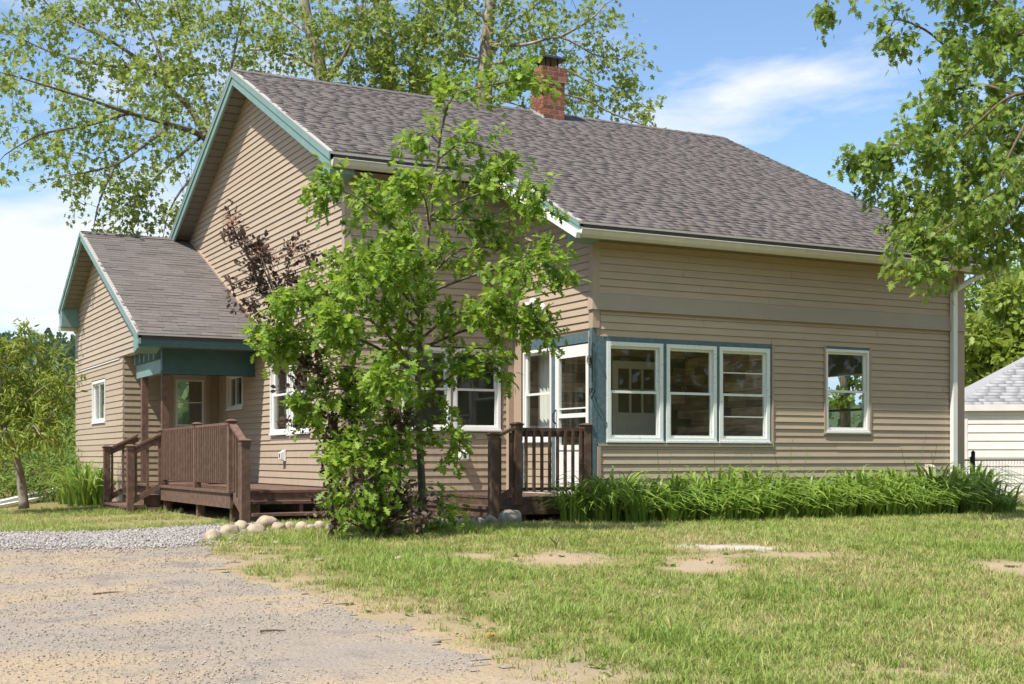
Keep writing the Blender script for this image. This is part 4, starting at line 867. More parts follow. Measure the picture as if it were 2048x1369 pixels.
pf = Foliage()
for px_, py_, n in ((462, 445, 110), (520, 498, 150), (585, 495, 100), (548, 510, 60), (600, 520, 50)):
    c = P(px_, py_, SD + .4)
    for i in range(n): pf.add(c + rv(.055), rv(1), rng.uniform(.03, .06))
pf.build('plume', leaf_lance(), L_PLUME, sm, .2, .5)

# --- big maples behind the house
def far_tree(name, label, base, d, trunk, limbs_px, extra_px, lsz, bark=BARK, r=.26, dens=4.2, lv=21, lm=L_MAPLE, group='tall trees behind the house', up=.5, rt=.10):
    tp = PP(d, *trunk); b0 = tp[0].copy(); b0.z = ground_z(b0.x, b0.y) - .1; tp[0] = b0
    lm_ = [(PP(d, *pts), rr * .72, .012, dn) for rr, dn, pts in limbs_px]; ex = [(P(x, y, d + dd), rad, n) for x, y, dd, rad, n in extra_px]
    return limb_tree(name, b0, label, 'tree', tp, r, rt, lm_, bark, lm, leaf_star(), lsz * 1.08, dens, 1.15, lv, group, droop=.07, spread=.10, up=up, extra=ex, updir=.15, flat=.25)
far_tree('maple_tree', 'spreading maple with long bare limbs reaching over the wing roof', None, 30, ((470, 960), (462, 600), (448, 420), (425, 300)),
    [(.15, 1.3, ((430, 320), (408, 275, -1), (343, 250, -2), (257, 226, -3), (150, 190, -4), (20, 150, -5))), (.14, 1.3, ((425, 300), (384, 223, 0), (343, 182, 0), (295, 134, 0), (230, 88, 0), (120, 30, 0), (60, -30, 0))),
     (.10, 1.2, ((420, 290), (410, 200, 1), (380, 100, 2), (350, 0, 2), (330, -80, 2))), (.08, 1.1, ((343, 250, -2), (290, 290, -3), (230, 330, -3.5), (150, 350, -4))), (.07, 1.1, ((400, 275, -1), (350, 320, -2), (300, 370, -3), (260, 430, -3))),
     (.07, 1.0, ((430, 330), (390, 350, -1), (350, 400, -2), (330, 450, -2))), (.07, 1.2, ((295, 134), (200, 130, 1), (90, 100, 2), (10, 60, 2))), (.06, 1.1, ((257, 226, -3), (180, 250, -3), (80, 270, -4), (10, 310, -4))), (.06, 1.1, ((343, 182), (300, 60, 1), (260, -20, 1))), (.08, 1.0, ((425, 300), (450, 200, 1), (470, 100, 1), (490, 0, 1))), (.05, 1.0, ((230, 330, -3.5), (200, 400, -4), (190, 440, -4)))],
    [(330, 100, 0, 1.2, 26), (200, 60, 0, 1.2, 24), (120, 130, 0, 1.1, 18), (60, 220, -3, .9, 12), (210, 280, -3, 1.0, 16), (330, 200, 0, 1.0, 18), (300, 430, -3, .7, 12), (250, 380, -3, .7, 8), (180, 320, -4, .6, 8), (400, 120, 1, 1.1, 20), (390, 30, 1, 1.2, 20), (270, 20, 1, 1.2, 20)], .13)
far_tree('maple_tree', 'pale barked tree rising just behind the gable peak', None, 33, ((690, 940), (668, 400), (645, 160), (615, 40), (600, -60)),
    [(.12, 1.2, ((650, 170), (690, 110, -1), (720, 30, -1), (740, -60, -1))), (.09, 1.2, ((640, 140), (580, 110, 0), (520, 100, 0), (470, 105, 0))), (.09, 1.1, ((622, 70), (560, 30, 1), (510, 0, 1))), (.08, 1.1, ((655, 200), (600, 200, -1), (540, 190, -1))), (.07, 1.1, ((650, 180), (720, 180, -1), (760, 150, -1)))],
    [(520, 60, 0, 1.1, 16), (580, 20, 0, 1.2, 18), (700, 60, -1, 1.3, 26), (730, 140, -1, 1.2, 22), (560, 130, 0, .9, 10), (640, 60, -1, 1.0, 14), (690, 190, -1, .8, 12)], .135, BARKL)
far_tree('maple_tree', 'twin trunked tree behind the middle of the roof ridge', None, 34, ((800, 940), (795, 400), (782, 180), (774, 80), (766, -40)),
    [(.16, 1.2, ((795, 420), (820, 200, 0), (830, 120, 0), (838, 20, 0), (842, -60, 0))), (.09, 1.2, ((778, 120), (740, 70, -1), (730, 0, -1))), (.09, 1.2, ((832, 110), (880, 60, -1), (900, 0, -1))), (.08, 1.2, ((790, 200), (750, 190, -1), (720, 210, -1))), (.08, 1.2, ((825, 180), (870, 150, -1), (900, 160, -1))), (.07, 1.1, ((822, 200), (860, 220, -1.5), (890, 240, -1.5)))],
    [(760, 60, -1, 1.2, 26), (800, 130, -1, 1.2, 26), (860, 70, -1, 1.2, 26), (880, 150, -1, 1.1, 22), (820, 20, -1, 1.2, 24), (750, 170, -1, 1.0, 18), (900, 30, -1, 1.0, 16), (840, 200, -1.5, .9, 16), (910, 210, -1.5, .9, 14)], .135, BARK)
far_tree('maple_tree', 'airy tree behind the brick chimney with drooping outer branches', None, 32, ((965, 940), (968, 300), (972, 110), (980, 20), (985, -60)),
    [(.09, 1.2, ((970, 140), (1010, 60, 0), (1060, 20, 0), (1110, -20, 0))), (.08, 1.1, ((975, 90), (1050, 90, -1), (1120, 75, -1), (1190, 110, -1), (1245, 120, -1))), (.07, 1.0, ((972, 130), (1060, 120, -1), (1130, 140, -1), (1190, 170, -1), (1230, 185, -1))), (.07, 1.0, ((970, 170), (1080, 180, -1.5), (1170, 200, -1.5), (1230, 230, -1.5), (1285, 250, -1.5))), (.06, 1.1, ((968, 190), (1000, 200, -1), (1050, 215, -1))), (.07, 1.1, ((978, 40), (930, 10, 0), (900, -40, 0))), (.06, 1.0, ((972, 120), (930, 110, 0), (910, 90, 0))), (.06, 1.0, ((1120, 75, -1), (1180, 40, -1), (1210, 10, -1)))],
    [(1010, 40, 0, 1.0, 16), (1090, 40, -1, 1.0, 16), (1150, 60, -1, .9, 12), (1000, 120, 0, .9, 14), (1040, 190, -1, .8, 12), (950, 60, 0, 1.0, 14), (1190, 180, -1.5, .6, 7), (1130, 120, -1, .7, 8), (960, 200, -1, .8, 12)], .13, BARKL)

# --- silver maple whose boughs hang in from the right
limbs = []
MD = 17.3
def LS(dens, r0, *pts): limbs.append((PP(MD, *pts), r0 * .6, .006, dens))
LS(1.2, .09, (2330, 330), (2200, 180, .3), (2060, 60, .3), (1960, -20, .3), (1850, -60, .3)); LS(1.3, .06, (2060, 60, .3), (1990, 90, .5), (1920, 110, .6), (1850, 60, .6), (1790, 40, .6), (1780, 80, .6))
LS(1.5, .07, (2250, 300), (2120, 200, -.3), (2030, 190, -.5), (1950, 250, -.6), (1890, 300, -.7), (1830, 290, -.7)); LS(1.4, .05, (2030, 190, -.5), (1960, 170, 0), (1890, 190, .3), (1850, 230, .3))
LS(1.5, .06, (2250, 350), (2120, 300, 0), (2040, 300, .3), (1950, 330, .4), (1860, 310, .5), (1780, 290, .6), (1715, 320, .6)); LS(1.5, .05, (2120, 330, -.6), (2040, 370, -.8), (1960, 400, -.9), (1900, 450, -.9), (1850, 480, -.9))
LS(1.5, .045, (2040, 300, .3), (1960, 390, .5), (1890, 400, .6), (1800, 390, .7), (1750, 350, .7)); LS(1.4, .04, (2060, 380, -.5), (2010, 450, -.6), (1960, 490, -.7), (1890, 520, -.8), (1830, 530, -.9)); LS(1.5, .04, (2050, 250, -1), (2010, 330, -1.2), (1990, 410, -1.3)); LS(1.2, .03, (2080, 60, .3), (2020, 20, .5), (1970, 30, .6)); LS(1.3, .03, (2100, 420, -.4), (2040, 470, -.4), (2000, 520, -.4))
LS(.9, .03, (1850, -40, .3), (1740, -30, .4), (1660, -10, .4), (1648, 20, .4)); LS(1.3, .03, (1900, 340, .4), (1850, 430, .6), (1800, 470, .7))
limb_tree('silver_maple', G(2380, 1080), 'silver maple hanging leafy boughs over the roof corner and downspout', 'tree', PP(MD, (2390, 1090), (2385, 800), (2365, 520), (2330, 330), (2300, 100), (2290, -200)), .38, .22, limbs, TWIG, L_SILV, leaf_maple(), .115, 11.5, .5, 13, droop=.16, spread=.05, up=.55, updir=-.05, flat=.55,
    extra=[(P(1960, 120, MD + .3), .5, 34), (P(1900, 200, MD), .45, 26), (P(1980, 280, MD), .5, 30), (P(1900, 360, MD), .5, 26), (P(2020, 420, MD - .5), .45, 26), (P(1930, 470, MD - .5), .4, 20), (P(2030, 80, MD), .5, 26), (P(1830, 360, MD + .4), .35, 14), (P(2030, 200, MD), .5, 26), (P(1870, 440, MD), .3, 12), (P(1940, 40, MD + .3), .4, 18)])

# --- leaning small tree by the side of the wing
limbs = []; WD = 22.5
for pts in (((20, 880), (60, 800, -.4), (110, 760, -.6)), ((20, 880), (-10, 780, 0), (20, 700, .2), (50, 680, .2)), ((35, 900), (80, 860, -.3), (125, 800, -.5)), ((15, 870), (-40, 800, -.3), (-90, 760, -.5)), ((10, 860), (40, 780, .5), (90, 720, .5)), ((15, 870), (-30, 830, -.8), (-60, 850, -1)), ((25, 890), (60, 850, -.9), (80, 870, -1.1)), ((10, 850), (0, 760, -.6), (-20, 700, -.6)), ((20, 880), (70, 830, .4), (135, 745, .3)), ((30, 900), (10, 860, -1), (0, 890, -1.2))):
    limbs.append((PP(WD, *pts), .03, .008, 1.3))
limb_tree('walnut_sapling', G(48, 1016), 'leaning young tree with narrow yellow green leaves beside the wing', 'tree', PP(WD, (48, 1018), (42, 960), (28, 900), (12, 860), (0, 800)), .09, .04, limbs, BARKL, L_SUMAC, leaf_lance(), .14, 9, .45, 14, droop=.05, spread=.05, up=.5, updir=.1, flat=.4,
    extra=[(P(60, 780, WD), .45, 26), (P(0, 740, WD), .5, 26), (P(20, 830, WD - .5), .4, 22), (P(90, 830, WD), .3, 14), (P(-60, 800, WD), .5, 16), (P(40, 720, WD), .3, 14)])

# --- daylilies: arching blades in clumps
def blade_clump(n, h, spread, wd=.011, lean=.8):
    V = []; F = []
    for i in range(n):
        a = rng.uniform(0, 2 * math.pi); r0 = spread * rng.random() ** .7; p = Vector((math.cos(a) * r0 * .5, math.sin(a) * r0 * .5, 0)); a2 = a + rng.gauss(0, .6)
        out = Vector((math.cos(a2), math.sin(a2), 0)); hh = h * rng.uniform(.55, 1.12); ln = lean * rng.uniform(.3, 1.2); sd = Vector((-out.y, out.x, 0)); b = len(V); K = 6; w0 = wd * rng.uniform(.7, 1.3)
        for k in range(K + 1):
            t = k / K; arch = out * (ln * h * t ** 1.7) + Vector((0, 0, hh * (1.75 * t - 1.15 * t ** 2.2 * (.6 + .55 * ln)))); wv = w0 * (1 - t ** 2.2) + .0012
            V.append(tuple(p + arch - sd * wv)); V.append(tuple(p + arch + sd * wv + Vector((0, 0, .004))))
        for k in range(K): F.append((b + 2 * k, b + 2 * k + 1, b + 2 * k + 3, b + 2 * k + 2))
    return V, F
def mesh_of(name, V, F, mt):
    me = bpy.data.meshes.new(name); me.from_pydata(V, [], F); me.materials.append(mt); me.polygons.foreach_set('use_smooth', [True] * len(me.polygons)); return me
lily = [mesh_of('daylily_clump', *blade_clump(62, .80, .48, .021, .85), L_LILY) for _ in range(5)]
def clump(x, y, s, lab, grp, zs=1.0):
    o = obj('daylily_clump', rng.choice(lily)); o.location = (x, y, ground_z(x, y) - .02); o.rotation_euler = (0, 0, rng.uniform(0, 6.28)); o.scale = (s, s, s * zs); tag(o, lab, 'plant', grp)
for i in range(24):
    t = i / 23; clump(-.25 + 7.0 * t + rng.uniform(-.08, .08), -.55 - .1 * rng.random() + (.25 if i == 23 else 0), rng.uniform(.92, 1.12), 'arching green daylily clump in the bed along the facade', 'daylilies along the facade')
for i in range(4): clump(-.62 + i * .15, -.48 - .1 * rng.random(), rng.uniform(.72, .9), 'arching green daylily clump crowding the edge of the dark porch deck', 'daylilies by the dark deck')
for i in range(20): clump(.1 + 6.5 * i / 19 + rng.uniform(-.1, .1), -.95 - .12 * rng.random(), rng.uniform(.78, .95), 'arching green daylily clump in the bed along the facade', 'daylilies along the facade', .85)
for px_, py_ in ((165, 1012), (200, 1010), (232, 1006), (140, 1008), (215, 1000)):
    c = G(px_, py_); clump(c.x, c.y, rng.uniform(.95, 1.15), 'arching green daylily clump beside the wing steps', 'daylilies beside the wing steps', 1.1)
# flower stalks
for i in range(12):
    x = rng.uniform(.4, 6.4); h = rng.uniform(.9, 1.18); m = MB().tube([(x, -.55, 0), (x + rng.gauss(0, .03), -.55, h * .6), (x + rng.gauss(0, .06), -.56, h)], [.005, .004, .003], 4)
    tag(m.build('daylily_stalk', L_WEED), 'thin green seed stalk standing above the daylily bed', 'plant', 'daylily seed stalks')

# --- edging stones
def stone_mesh(seed, sx, sy, sz, mt):
    import bmesh
    bm = bmesh.new(); bmesh.ops.create_icosphere(bm, subdivisions=3, radius=1)
    for v in bm.verts:
        n = v.co.normalized(); f = 1 + .24 * mnoise.noise(n * 1.3 + Vector((seed, 0, 0))) + .09 * mnoise.noise(n * 3.5 + Vector((0, seed, 0)))
        c = Vector((n.x * sx, n.y * sy, n.z * sz)) * f; c.z = max(c.z, -sz * .55); v.co = c
    me = bpy.data.meshes.new('edging_stone'); bm.to_mesh(me); bm.free(); me.materials.append(mt); me.polygons.foreach_set('use_smooth', [True] * len(me.polygons)); return me
spots = [(425, 1078, 17, 14, 0), (460, 1067, 20, 13, 0), (482, 1058, 16, 12, 0), (512, 1064, 20, 12, 0), (534, 1054, 24, 16, 0), (556, 1058, 15, 10, 0), (580, 1056, 13, 9, 0), (604, 1057, 13, 10, 0), (620, 1058, 9, 8, 0), (640, 1056, 14, 10, 0), (662, 1058, 12, 8, 0), (688, 1058, 11, 8, 0), (870, 1050, 17, 10, 1), (898, 1046, 18, 11, 1), (926, 1048, 13, 9, 1), (945, 1049, 11, 9, 1), (962, 1047, 10, 9, 1), (982, 1046, 14, 11, 1), (1020, 1044, 25, 18, 1)]
for i, (px_, py_, wd, ht, g) in enumerate(spots):
    c = G(px_, py_ + 3); d_ = (c - CAM).dot(FW); s = d_ / FPX
    o = obj('edging_stone' if i < 18 else 'boulder', stone_mesh(i * 3.7 + 1, wd * s * 1.02, wd * s * .85, ht * s * 1.15, STONEG if g else STONE)); o.location = c + Vector((0, 0, ht * s * .45)); o.rotation_euler = (0, 0, rng.uniform(-.5, .5))
    if i == 18: tag(o, 'large rounded grey boulder at the foot of the dark deck newel', 'boulder')
    elif g: tag(o, 'small grey edging stone in the row ending at the boulder', 'stone', 'grey edging stones')
    else: tag(o, 'pale tan edging stone bordering the gravel and deck steps', 'stone', 'tan edging stones')
# loose stones on the driveway
for i, (px_, py_, wd, mt) in enumerate(((872, 1286, 11, STONEG), (418, 1254, 8, STONEG), (536, 1211, 7, STONEG), (698, 1208, 5, STONEG), (640, 1122, 9, STONE), (700, 1129, 5, STONE), (552, 1088, 9, STONE), (480, 1094, 5, STONE), (170, 1229, 6, STONEG), (240, 1228, 5, STONEG), (365, 1074, 5, STONEG), (800, 1120, 12, STONE))):
    c = G(px_, py_); s = (c - CAM).dot(FW) / FPX
    o = obj('loose_stone', stone_mesh(50 + i, wd * s, wd * s * .8, wd * s * .45, mt)); o.location = c + Vector((0, 0, wd * s * .2)); tag(o, ('small dark loose stone on the dirt driveway' if mt is STONEG else 'small pale loose stone by the driveway edge'), 'stone', 'dark loose stones' if mt is STONEG else 'pale loose stones')

# --- gravel, pebbles
def pebbles(name, n, accept, s0, s1, mt, lab, cat, box_):
    tv_ = [(1, 0, 0), (-.9, .1, .1), (0, 1, 0), (.1, -.9, 0), (0, .1, .75), (.3, .4, -.4)]; tf_ = [(0, 2, 4), (2, 1, 4), (1, 3, 4), (3, 0, 4), (2, 0, 5), (1, 2, 5), (3, 1, 5), (0, 3, 5)]
    pts = []; tries = 0
    while len(pts) < n and tries < n * 12:
        tries += 1; x = rng.uniform(*box_[0]); y = rng.uniform(*box_[1])
        if accept(x, y): pts.append((x, y, ground_z(x, y) + rng.uniform(.004, .014)))
    T_ = np.array(pts); N = len(T_); s = nrg.uniform(s0, s1, (N, 1)); a = nrg.uniform(0, 6.28, N); X = np.stack([np.cos(a), np.sin(a), nrg.normal(0, .3, N)], 1); Y = np.stack([-np.sin(a), np.cos(a), nrg.normal(0, .3, N)], 1); Z = np.cross(X, Y)
    return tag(inst_mesh(name, tv_, tf_, X * s, Y * s * .8, Z * s * .8, T_, mt), lab, cat, kind='stuff')
gxs = [p[0] for p in GRAV]; gys = [p[1] for p in GRAV]
pebbles('gravel', 16000, lambda x, y: masks(x + rng.gauss(0, .1 if rng.random() < .7 else .35), y + rng.gauss(0, .1 if rng.random() < .7 else .35))[1] > .5, .010, .026, GRAVEL, 'band of light grey crushed stone beside the deck', 'gravel', ((max(-13, min(gxs)), max(gxs) + .3), (min(gys) - .5, max(gys) + .3)))
pebbles('pebbles', 20000, lambda x, y: masks(x, y)[0] > .5 and mnoise.noise(Vector((x * .7, y * 1.6, 5))) > -.25 + rng.uniform(-.3, .3), .003, .011, PEBBLE, 'small loose stones scattered over the dirt driveway', 'pebbles', ((-13, -3), (-13, 1)))

# --- lawn grass
def grassmat():
    m = leafmat('grass_blade', (.125, .225, .035), (.30, .385, .085), .3, .6); t = m.node_tree; L = t.links.new
    a = t.nodes.new('ShaderNodeAttribute'); a.attribute_name = 'dry'; rp = [n for n in t.nodes if n.type == 'VALTORGB'][0]
    mx = t.nodes.new('ShaderNodeMixRGB'); L(a.outputs['Fac'], mx.inputs['Fac']); L(rp.outputs[0], mx.inputs[1]); mx.inputs[2].default_value = (.50, .41, .22, 1)
    b = t.nodes['Principled BSDF']; L(mx.outputs[0], b.inputs['Base Color']); hs = [n for n in t.nodes if n.type == 'HUE_SAT'][0]; L(mx.outputs[0], hs.inputs['Color']); return m
N_CL = 52000
CX_, CH_, CD_, CA_, CS_ = [], [], [], [], []
d_s = 5.5 + (24 - 5.5) * nrg.random(N_CL) ** 1.15; px_s = nrg.uniform(-150, 2250, N_CL)
for d_, px_ in zip(d_s, px_s):
    p = CAM + FW * d_ + RT * ((px_ - 1024) / FPX * d_); x, y = p.x, p.y
    if (y > -.3 and -1.75 < x < 6.9) or (y > 1.5 and x > -4.4): continue
    drv, grv, g, sn = masks(x, y); sj = .12 if rng.random() < .55 else .4
    if drv < .5: drv = 1.0 if inpoly(x + rng.gauss(0, sj), y + rng.gauss(0, sj), DRIVE) and rng.random() < .8 else 0.0
    if grv > .5 or sn > rng.uniform(.3, .9): continue
    if drv > .5:
        if mnoise.noise(Vector((x * 1.1, y * 1.1, 2))) + .6 * mnoise.noise(Vector((x * 3.2, y * 3.2, 4))) < (.40 if drive_soft(x, y) > .9 else .05) or rng.random() > .55: continue
        g = .35
    es = drive_soft(x, y)
    if es > 0: g *= max(.06, 1 - 1.35 * es) * (1.5 if mnoise.noise(Vector((x * 2.3, y * 2.3, 12))) > .05 else .5)
    if rng.random() > g * 1.05 - .03: continue
    n = mnoise.noise(Vector((x * .55, y * .55, 8))) + .6 * mnoise.noise(Vector((x * 1.9, y * 1.9, 1))) + .35 * mnoise.noise(Vector((x * 6, y * 6, 3)))
    CX_.append((x, y)); CD_.append(.13 + .58 * n + (1 - g) * .5 + rng.gauss(0, .24)); CA_.append(rng.uniform(0, 6.28))
    tall = 1.9 if rng.random() < .05 and g > .8 else 1.0
    CH_.append((.022 + .016 * g) * rng.uniform(.6, 1.5) * (1 + .9 * max(0, -n - .1)) * tall); CS_.append(rng.uniform(.02, .055) * (1.3 if tall > 1 else 1))
BPC = 10; NC = len(CX_); N = NC * BPC; CC = np.repeat(np.array(CX_), BPC, 0); sg = np.repeat(np.array(CS_), BPC)
off = nrg.normal(0, 1, (N, 2)) * sg[:, None]; XY = CC + off
zc_ = np.array([ground_z(x, y) for x, y in CX_]); T_ = np.column_stack([XY, np.repeat(zc_, BPC) - .003])
H = np.repeat(np.array(CH_), BPC) * nrg.uniform(.55, 1.4, N); dr_ = np.clip(np.repeat(np.array(CD_), BPC) + nrg.normal(0, .16, N), 0, 1)
a = np.where(nrg.random(N) < .5, np.arctan2(off[:, 1], off[:, 0]) - 1.5708, np.repeat(np.array(CA_), BPC)) + nrg.normal(0, .5, N); ln = np.abs(nrg.normal(.85, .5, N))
X = np.stack([np.cos(a), np.sin(a), np.zeros(N)], 1) * nrg.uniform(.0020, .0046, (N, 1)); O_ = np.stack([-np.sin(a), np.cos(a), np.zeros(N)], 1) * (ln * H)[:, None]; Zv = np.stack([np.zeros(N), np.zeros(N), np.ones(N)], 1) * H[:, None]
gt = [(-1, 0, 0), (1, 0, 0), (.75, .35, .6), (-.75, .35, .6), (0, 1.1, .95)]
tag(inst_mesh('grass', gt, [(0, 1, 2, 3), (3, 2, 4)], X, O_, Zv, T_, grassmat(), None, {'dry': np.array(dr_)}), 'patchy green and straw coloured lawn grass', 'grass', kind='stuff')

wf_ = Foliage(); k = 0
while k < 260:
    p = G(rng.uniform(350, 2048), rng.uniform(1065, 1369) if rng.random() < .8 else rng.uniform(1065, 1140)); dv_, gv_, g_, sn_ = masks(p.x, p.y)
    if p.y > -1.1 or gv_ > .5 or dv_ > .5: continue
    k += 1; sz = rng.uniform(.025, .055)
    for i in range(rng.randint(5, 11)): a_ = rng.uniform(0, 6.28); wf_.add(p + Vector((rng.gauss(0, .015), rng.gauss(0, .015), .004)), (math.cos(a_), math.sin(a_), rng.uniform(.1, .7)), sz * rng.uniform(.6, 1.2))
tag(wf_.build('weeds', leaf_oval(), L_WEED, None, .9, .7), 'low broad leaved weeds scattered through the lawn', 'weeds', kind='stuff')
# --- weeds and brush left of the wing, far trees, hill
def bush(name, lab, c, rx, rz, n, lm, tmpl, sz, grp=None, stems=8, cat='bush'):
    t = thing(name, (c.x, c.y, ground_z(c.x, c.y)), lab, cat, grp); f = Foliage(); m = MB(); z0 = ground_z(c.x, c.y)
    for i in range(stems):
        a = rng.uniform(0, 6.28); e = Vector((c.x + math.cos(a) * rx * .7, c.y + math.sin(a) * rx * .7, z0 + rz * rng.uniform(1.0, 1.8))); m.tube([(c.x, c.y, z0 - .05), Vector((c.x, c.y, z0)).lerp(e, .5) + rv(.08 * rx), e], [.02 * rx + .006, .012 * rx + .004, .004], 4, False)
    for i in range(n):
        o = rv(1).normalized(); o *= (.55 + .45 * rng.random()) * (1 + .25 * mnoise.noise(o * 2 + c)); p = Vector((c.x + o.x * rx, c.y + o.y * rx, z0 + rz + o.z * rz)); 
        if p.z > z0: f.add(p, o + rv(.5), sz * rng.uniform(.6, 1.25))
    m.build('stem', TWIG, t); f.build('foliage', tmpl, lm, t, .6); return t
for i, (px_, d_, rx, rz, lm) in enumerate(((70, 31, 1.6, .75, L_WEED), (-60, 29, 1.8, .9, L_BRIGHT), (140, 33, 1.6, .8, L_BRIGHT), (30, 36, 2.2, 1.1, L_WEED), (110, 27.5, 1.0, .55, L_WEED), (-160, 33, 2.5, 1.3, L_WEED), (165, 38, 2.2, 1.2, L_WEED), (-20, 42, 3, 1.6, L_BRIGHT))):
    p = P(px_, 915, d_); bush('bush', 'leafy wild shrub in the overgrown strip behind the leaning sapling', p, rx, rz, int(1100 * rx), lm, leaf_lance(), .16, 'wild shrubs beside the wing')
def blob_tree(name, lab, px_, d_, top_py, rpx, lm, n, sz, grp, bark=BARK):
    b = P(px_, 915, d_); z0 = ground_z(b.x, b.y); b.z = z0; H_ = (915 - top_py) / FPX * d_ + .85 - z0; rr = rpx / FPX * d_
    t = thing(name, b, lab, 'tree', grp); m = MB(); f = Foliage(); m.tube([b - Vector((0, 0, .2)), b + Vector((rng.gauss(0, .1), 0, H_ * .45)), b + Vector((0, 0, H_ * .9))], [H_ * .022, H_ * .016, .02], 7)
    cl = []
    for i in range(26):
        o = rv(1).normalized() * rng.random() ** .4; c = b + Vector((o.x * rr * .8, o.y * rr * .8, H_ * .58 + o.z * H_ * .36)); cl.append(c); m.tube([b + Vector((0, 0, H_ * rng.uniform(.25, .6))), c], [H_ * .008, .012], 4, False)
    for i in range(n):
        c = rng.choice(cl); o = rv(1).normalized(); f.add(c + Vector((o.x, o.y, o.z * .8)) * rr * .34 * rng.random() ** .35, o + rv(.4) - Vector((0, 0, .3)), sz * rng.uniform(.6, 1.3))
    m.build('trunk', bark, t, True); f.build('crown', leaf_small(), lm, t, .5); return t
for px_, d_, tp_, rp, lm in ((2010, 40, 560, 130, L_BRIGHT), (1990, 52, 470, 150, L_SILV), (2150, 46, 420, 170, L_SILV), (1900, 60, 520, 130, L_BRIGHT), (2260, 50, 500, 150, L_BRIGHT), (1760, 58, 395, 95, L_SILV), (1690, 66, 372, 70, L_SILV)):
    blob_tree('garden_tree', {L_BRIGHT: 'yellow green leafy tree beyond the white garage', L_SILV: 'mid green leafy tree beyond the roof corner and garage'}[lm], px_, d_, tp_, rp, lm, 5200, .26, 'trees beyond the garage')
for i, (x_, y_, h_) in enumerate(((-2, -44, 13), (12, -38, 14), (24, -34, 12), (36, -30, 14), (-24, -36, 13), (-34, -20, 12), (-14, -46, 12))):  # unseen trees added behind the camera to keep bright sky out of the glass
    b_ = Vector((x_, y_, ground_z(x_, y_))); t_ = thing('reflection_tree', b_, 'unseen broad leafy tree added behind the viewpoint to darken window reflections', 'tree', 'unseen trees added for window reflections'); m = MB(); m.tube([b_, b_ + Vector((.2, 0, h_ * .5)), b_ + Vector((0, 0, h_ * .85))], [.35, .25, .05], 8); m.build('trunk', BARK, t_, True); f = Foliage()
    for k in range(2600): o_ = rv(1).normalized() * rng.random() ** .35; f.add(b_ + Vector((o_.x * h_ * .48, o_.y * h_ * .48, h_ * .55 + o_.z * h_ * .48)), o_ + rv(.5), rng.uniform(.4, .8))
    f.build('crown', leaf_small(), L_MAPLE, t_, .5)
# hill with woods, to the left and all around far off
HM = mat('hill_ground', (.07, .10, .04), .95, nscale=.2, var=.3)
hv = []; hf = []
na, nr = 120, 14
for j in range(nr):
    for i in range(na):
        a = 2 * math.pi * i / na; r_ = 95 + 45 * j; tt = j / (nr - 1); hgt = -3 + (30 + 9 * math.sin(a * 3 + 1) + 5 * math.sin(a * 7)) * sstep(0, 1, tt * 1.2); hv.append((CAM.x + r_ * math.sin(a), CAM.y + r_ * math.cos(a), hgt))
for j in range(nr - 1):
    for i in range(na): i2 = (i + 1) % na; hf.append((j * na + i, j * na + i2, (j + 1) * na + i2, (j + 1) * na + i))
me = bpy.data.meshes.new('hills'); me.from_pydata(hv, [], hf); me.materials.append(HM); tag(obj('hills', me), kind='structure')
f = Foliage()
for i in range(6500):
    a = rng.gauss(-.05, .22) if i < 5000 else rng.uniform(0, 6.28); r_ = rng.uniform(105, 480); tt = (r_ - 95) / (45 * (nr - 1)); az = a + math.atan2(FW.x, FW.y) - .32 if i < 5000 else a
    hgt = -3 + (30 + 9 * math.sin(az * 3 + 1) + 5 * math.sin(az * 7)) * sstep(0, 1, tt * 1.2); c = Vector((CAM.x + r_ * math.sin(az), CAM.y + r_ * math.cos(az), hgt)); R_ = rng.uniform(1.6, 3.6); H_ = rng.uniform(3, 8)
    for k in range(11): o = rv(1).normalized(); f.add(c + Vector((o.x * R_, o.y * R_, H_ * .55 + o.z * H_ * .5)), o + rv(.3), rng.uniform(1.2, 2.6))
o = f.build('treeline', leaf_small(), L_FAR, None, .5); tag(o, 'wooded hillside in the distance beyond the wing', 'woods')
for px_, d_, tp_, rp in ((60, 85, 755, 120), (150, 95, 770, 110), (-40, 80, 740, 110), (110, 70, 800, 90)): blob_tree('willow_tree', 'grey green bushy tree at the foot of the wooded hill', px_, d_, tp_, rp, L_FAR, 3500, .45, 'trees at the foot of the hill')

# --- white planks lying by the sapling
pk = thing('gutter_section', G(60, 1010), 'long white discarded gutter section lying in the grass by the leaning sapling', 'gutter')
a = G(-30, 1018) + Vector((0, 0, .05)); b = G(140, 992) + Vector((0, 0, .22)); MB().bar(a, b, .12, .07).build('channel', WHITE, pk); MB().bar(a + Vector((.1, -.25, -.02)), b + Vector((.15, -.3, -.1)), .10, .05).build('channel', WHITE, pk)
# --- dead stick in the lawn
ds = thing('dead_stick', G(1110, 1100), 'small dead forked stick standing in the bare lawn patch', 'stick'); c = G(1110, 1100); MB().tube([c - Vector((0, 0, .02)), c + Vector((.01, 0, .06)), c + Vector((-.07, 0, .13))], [.012, .010, .005], 5).tube([c + Vector((.01, 0, .05)), c + Vector((.07, .02, .12))], [.008, .004], 5).build('branch', TWIG, ds)

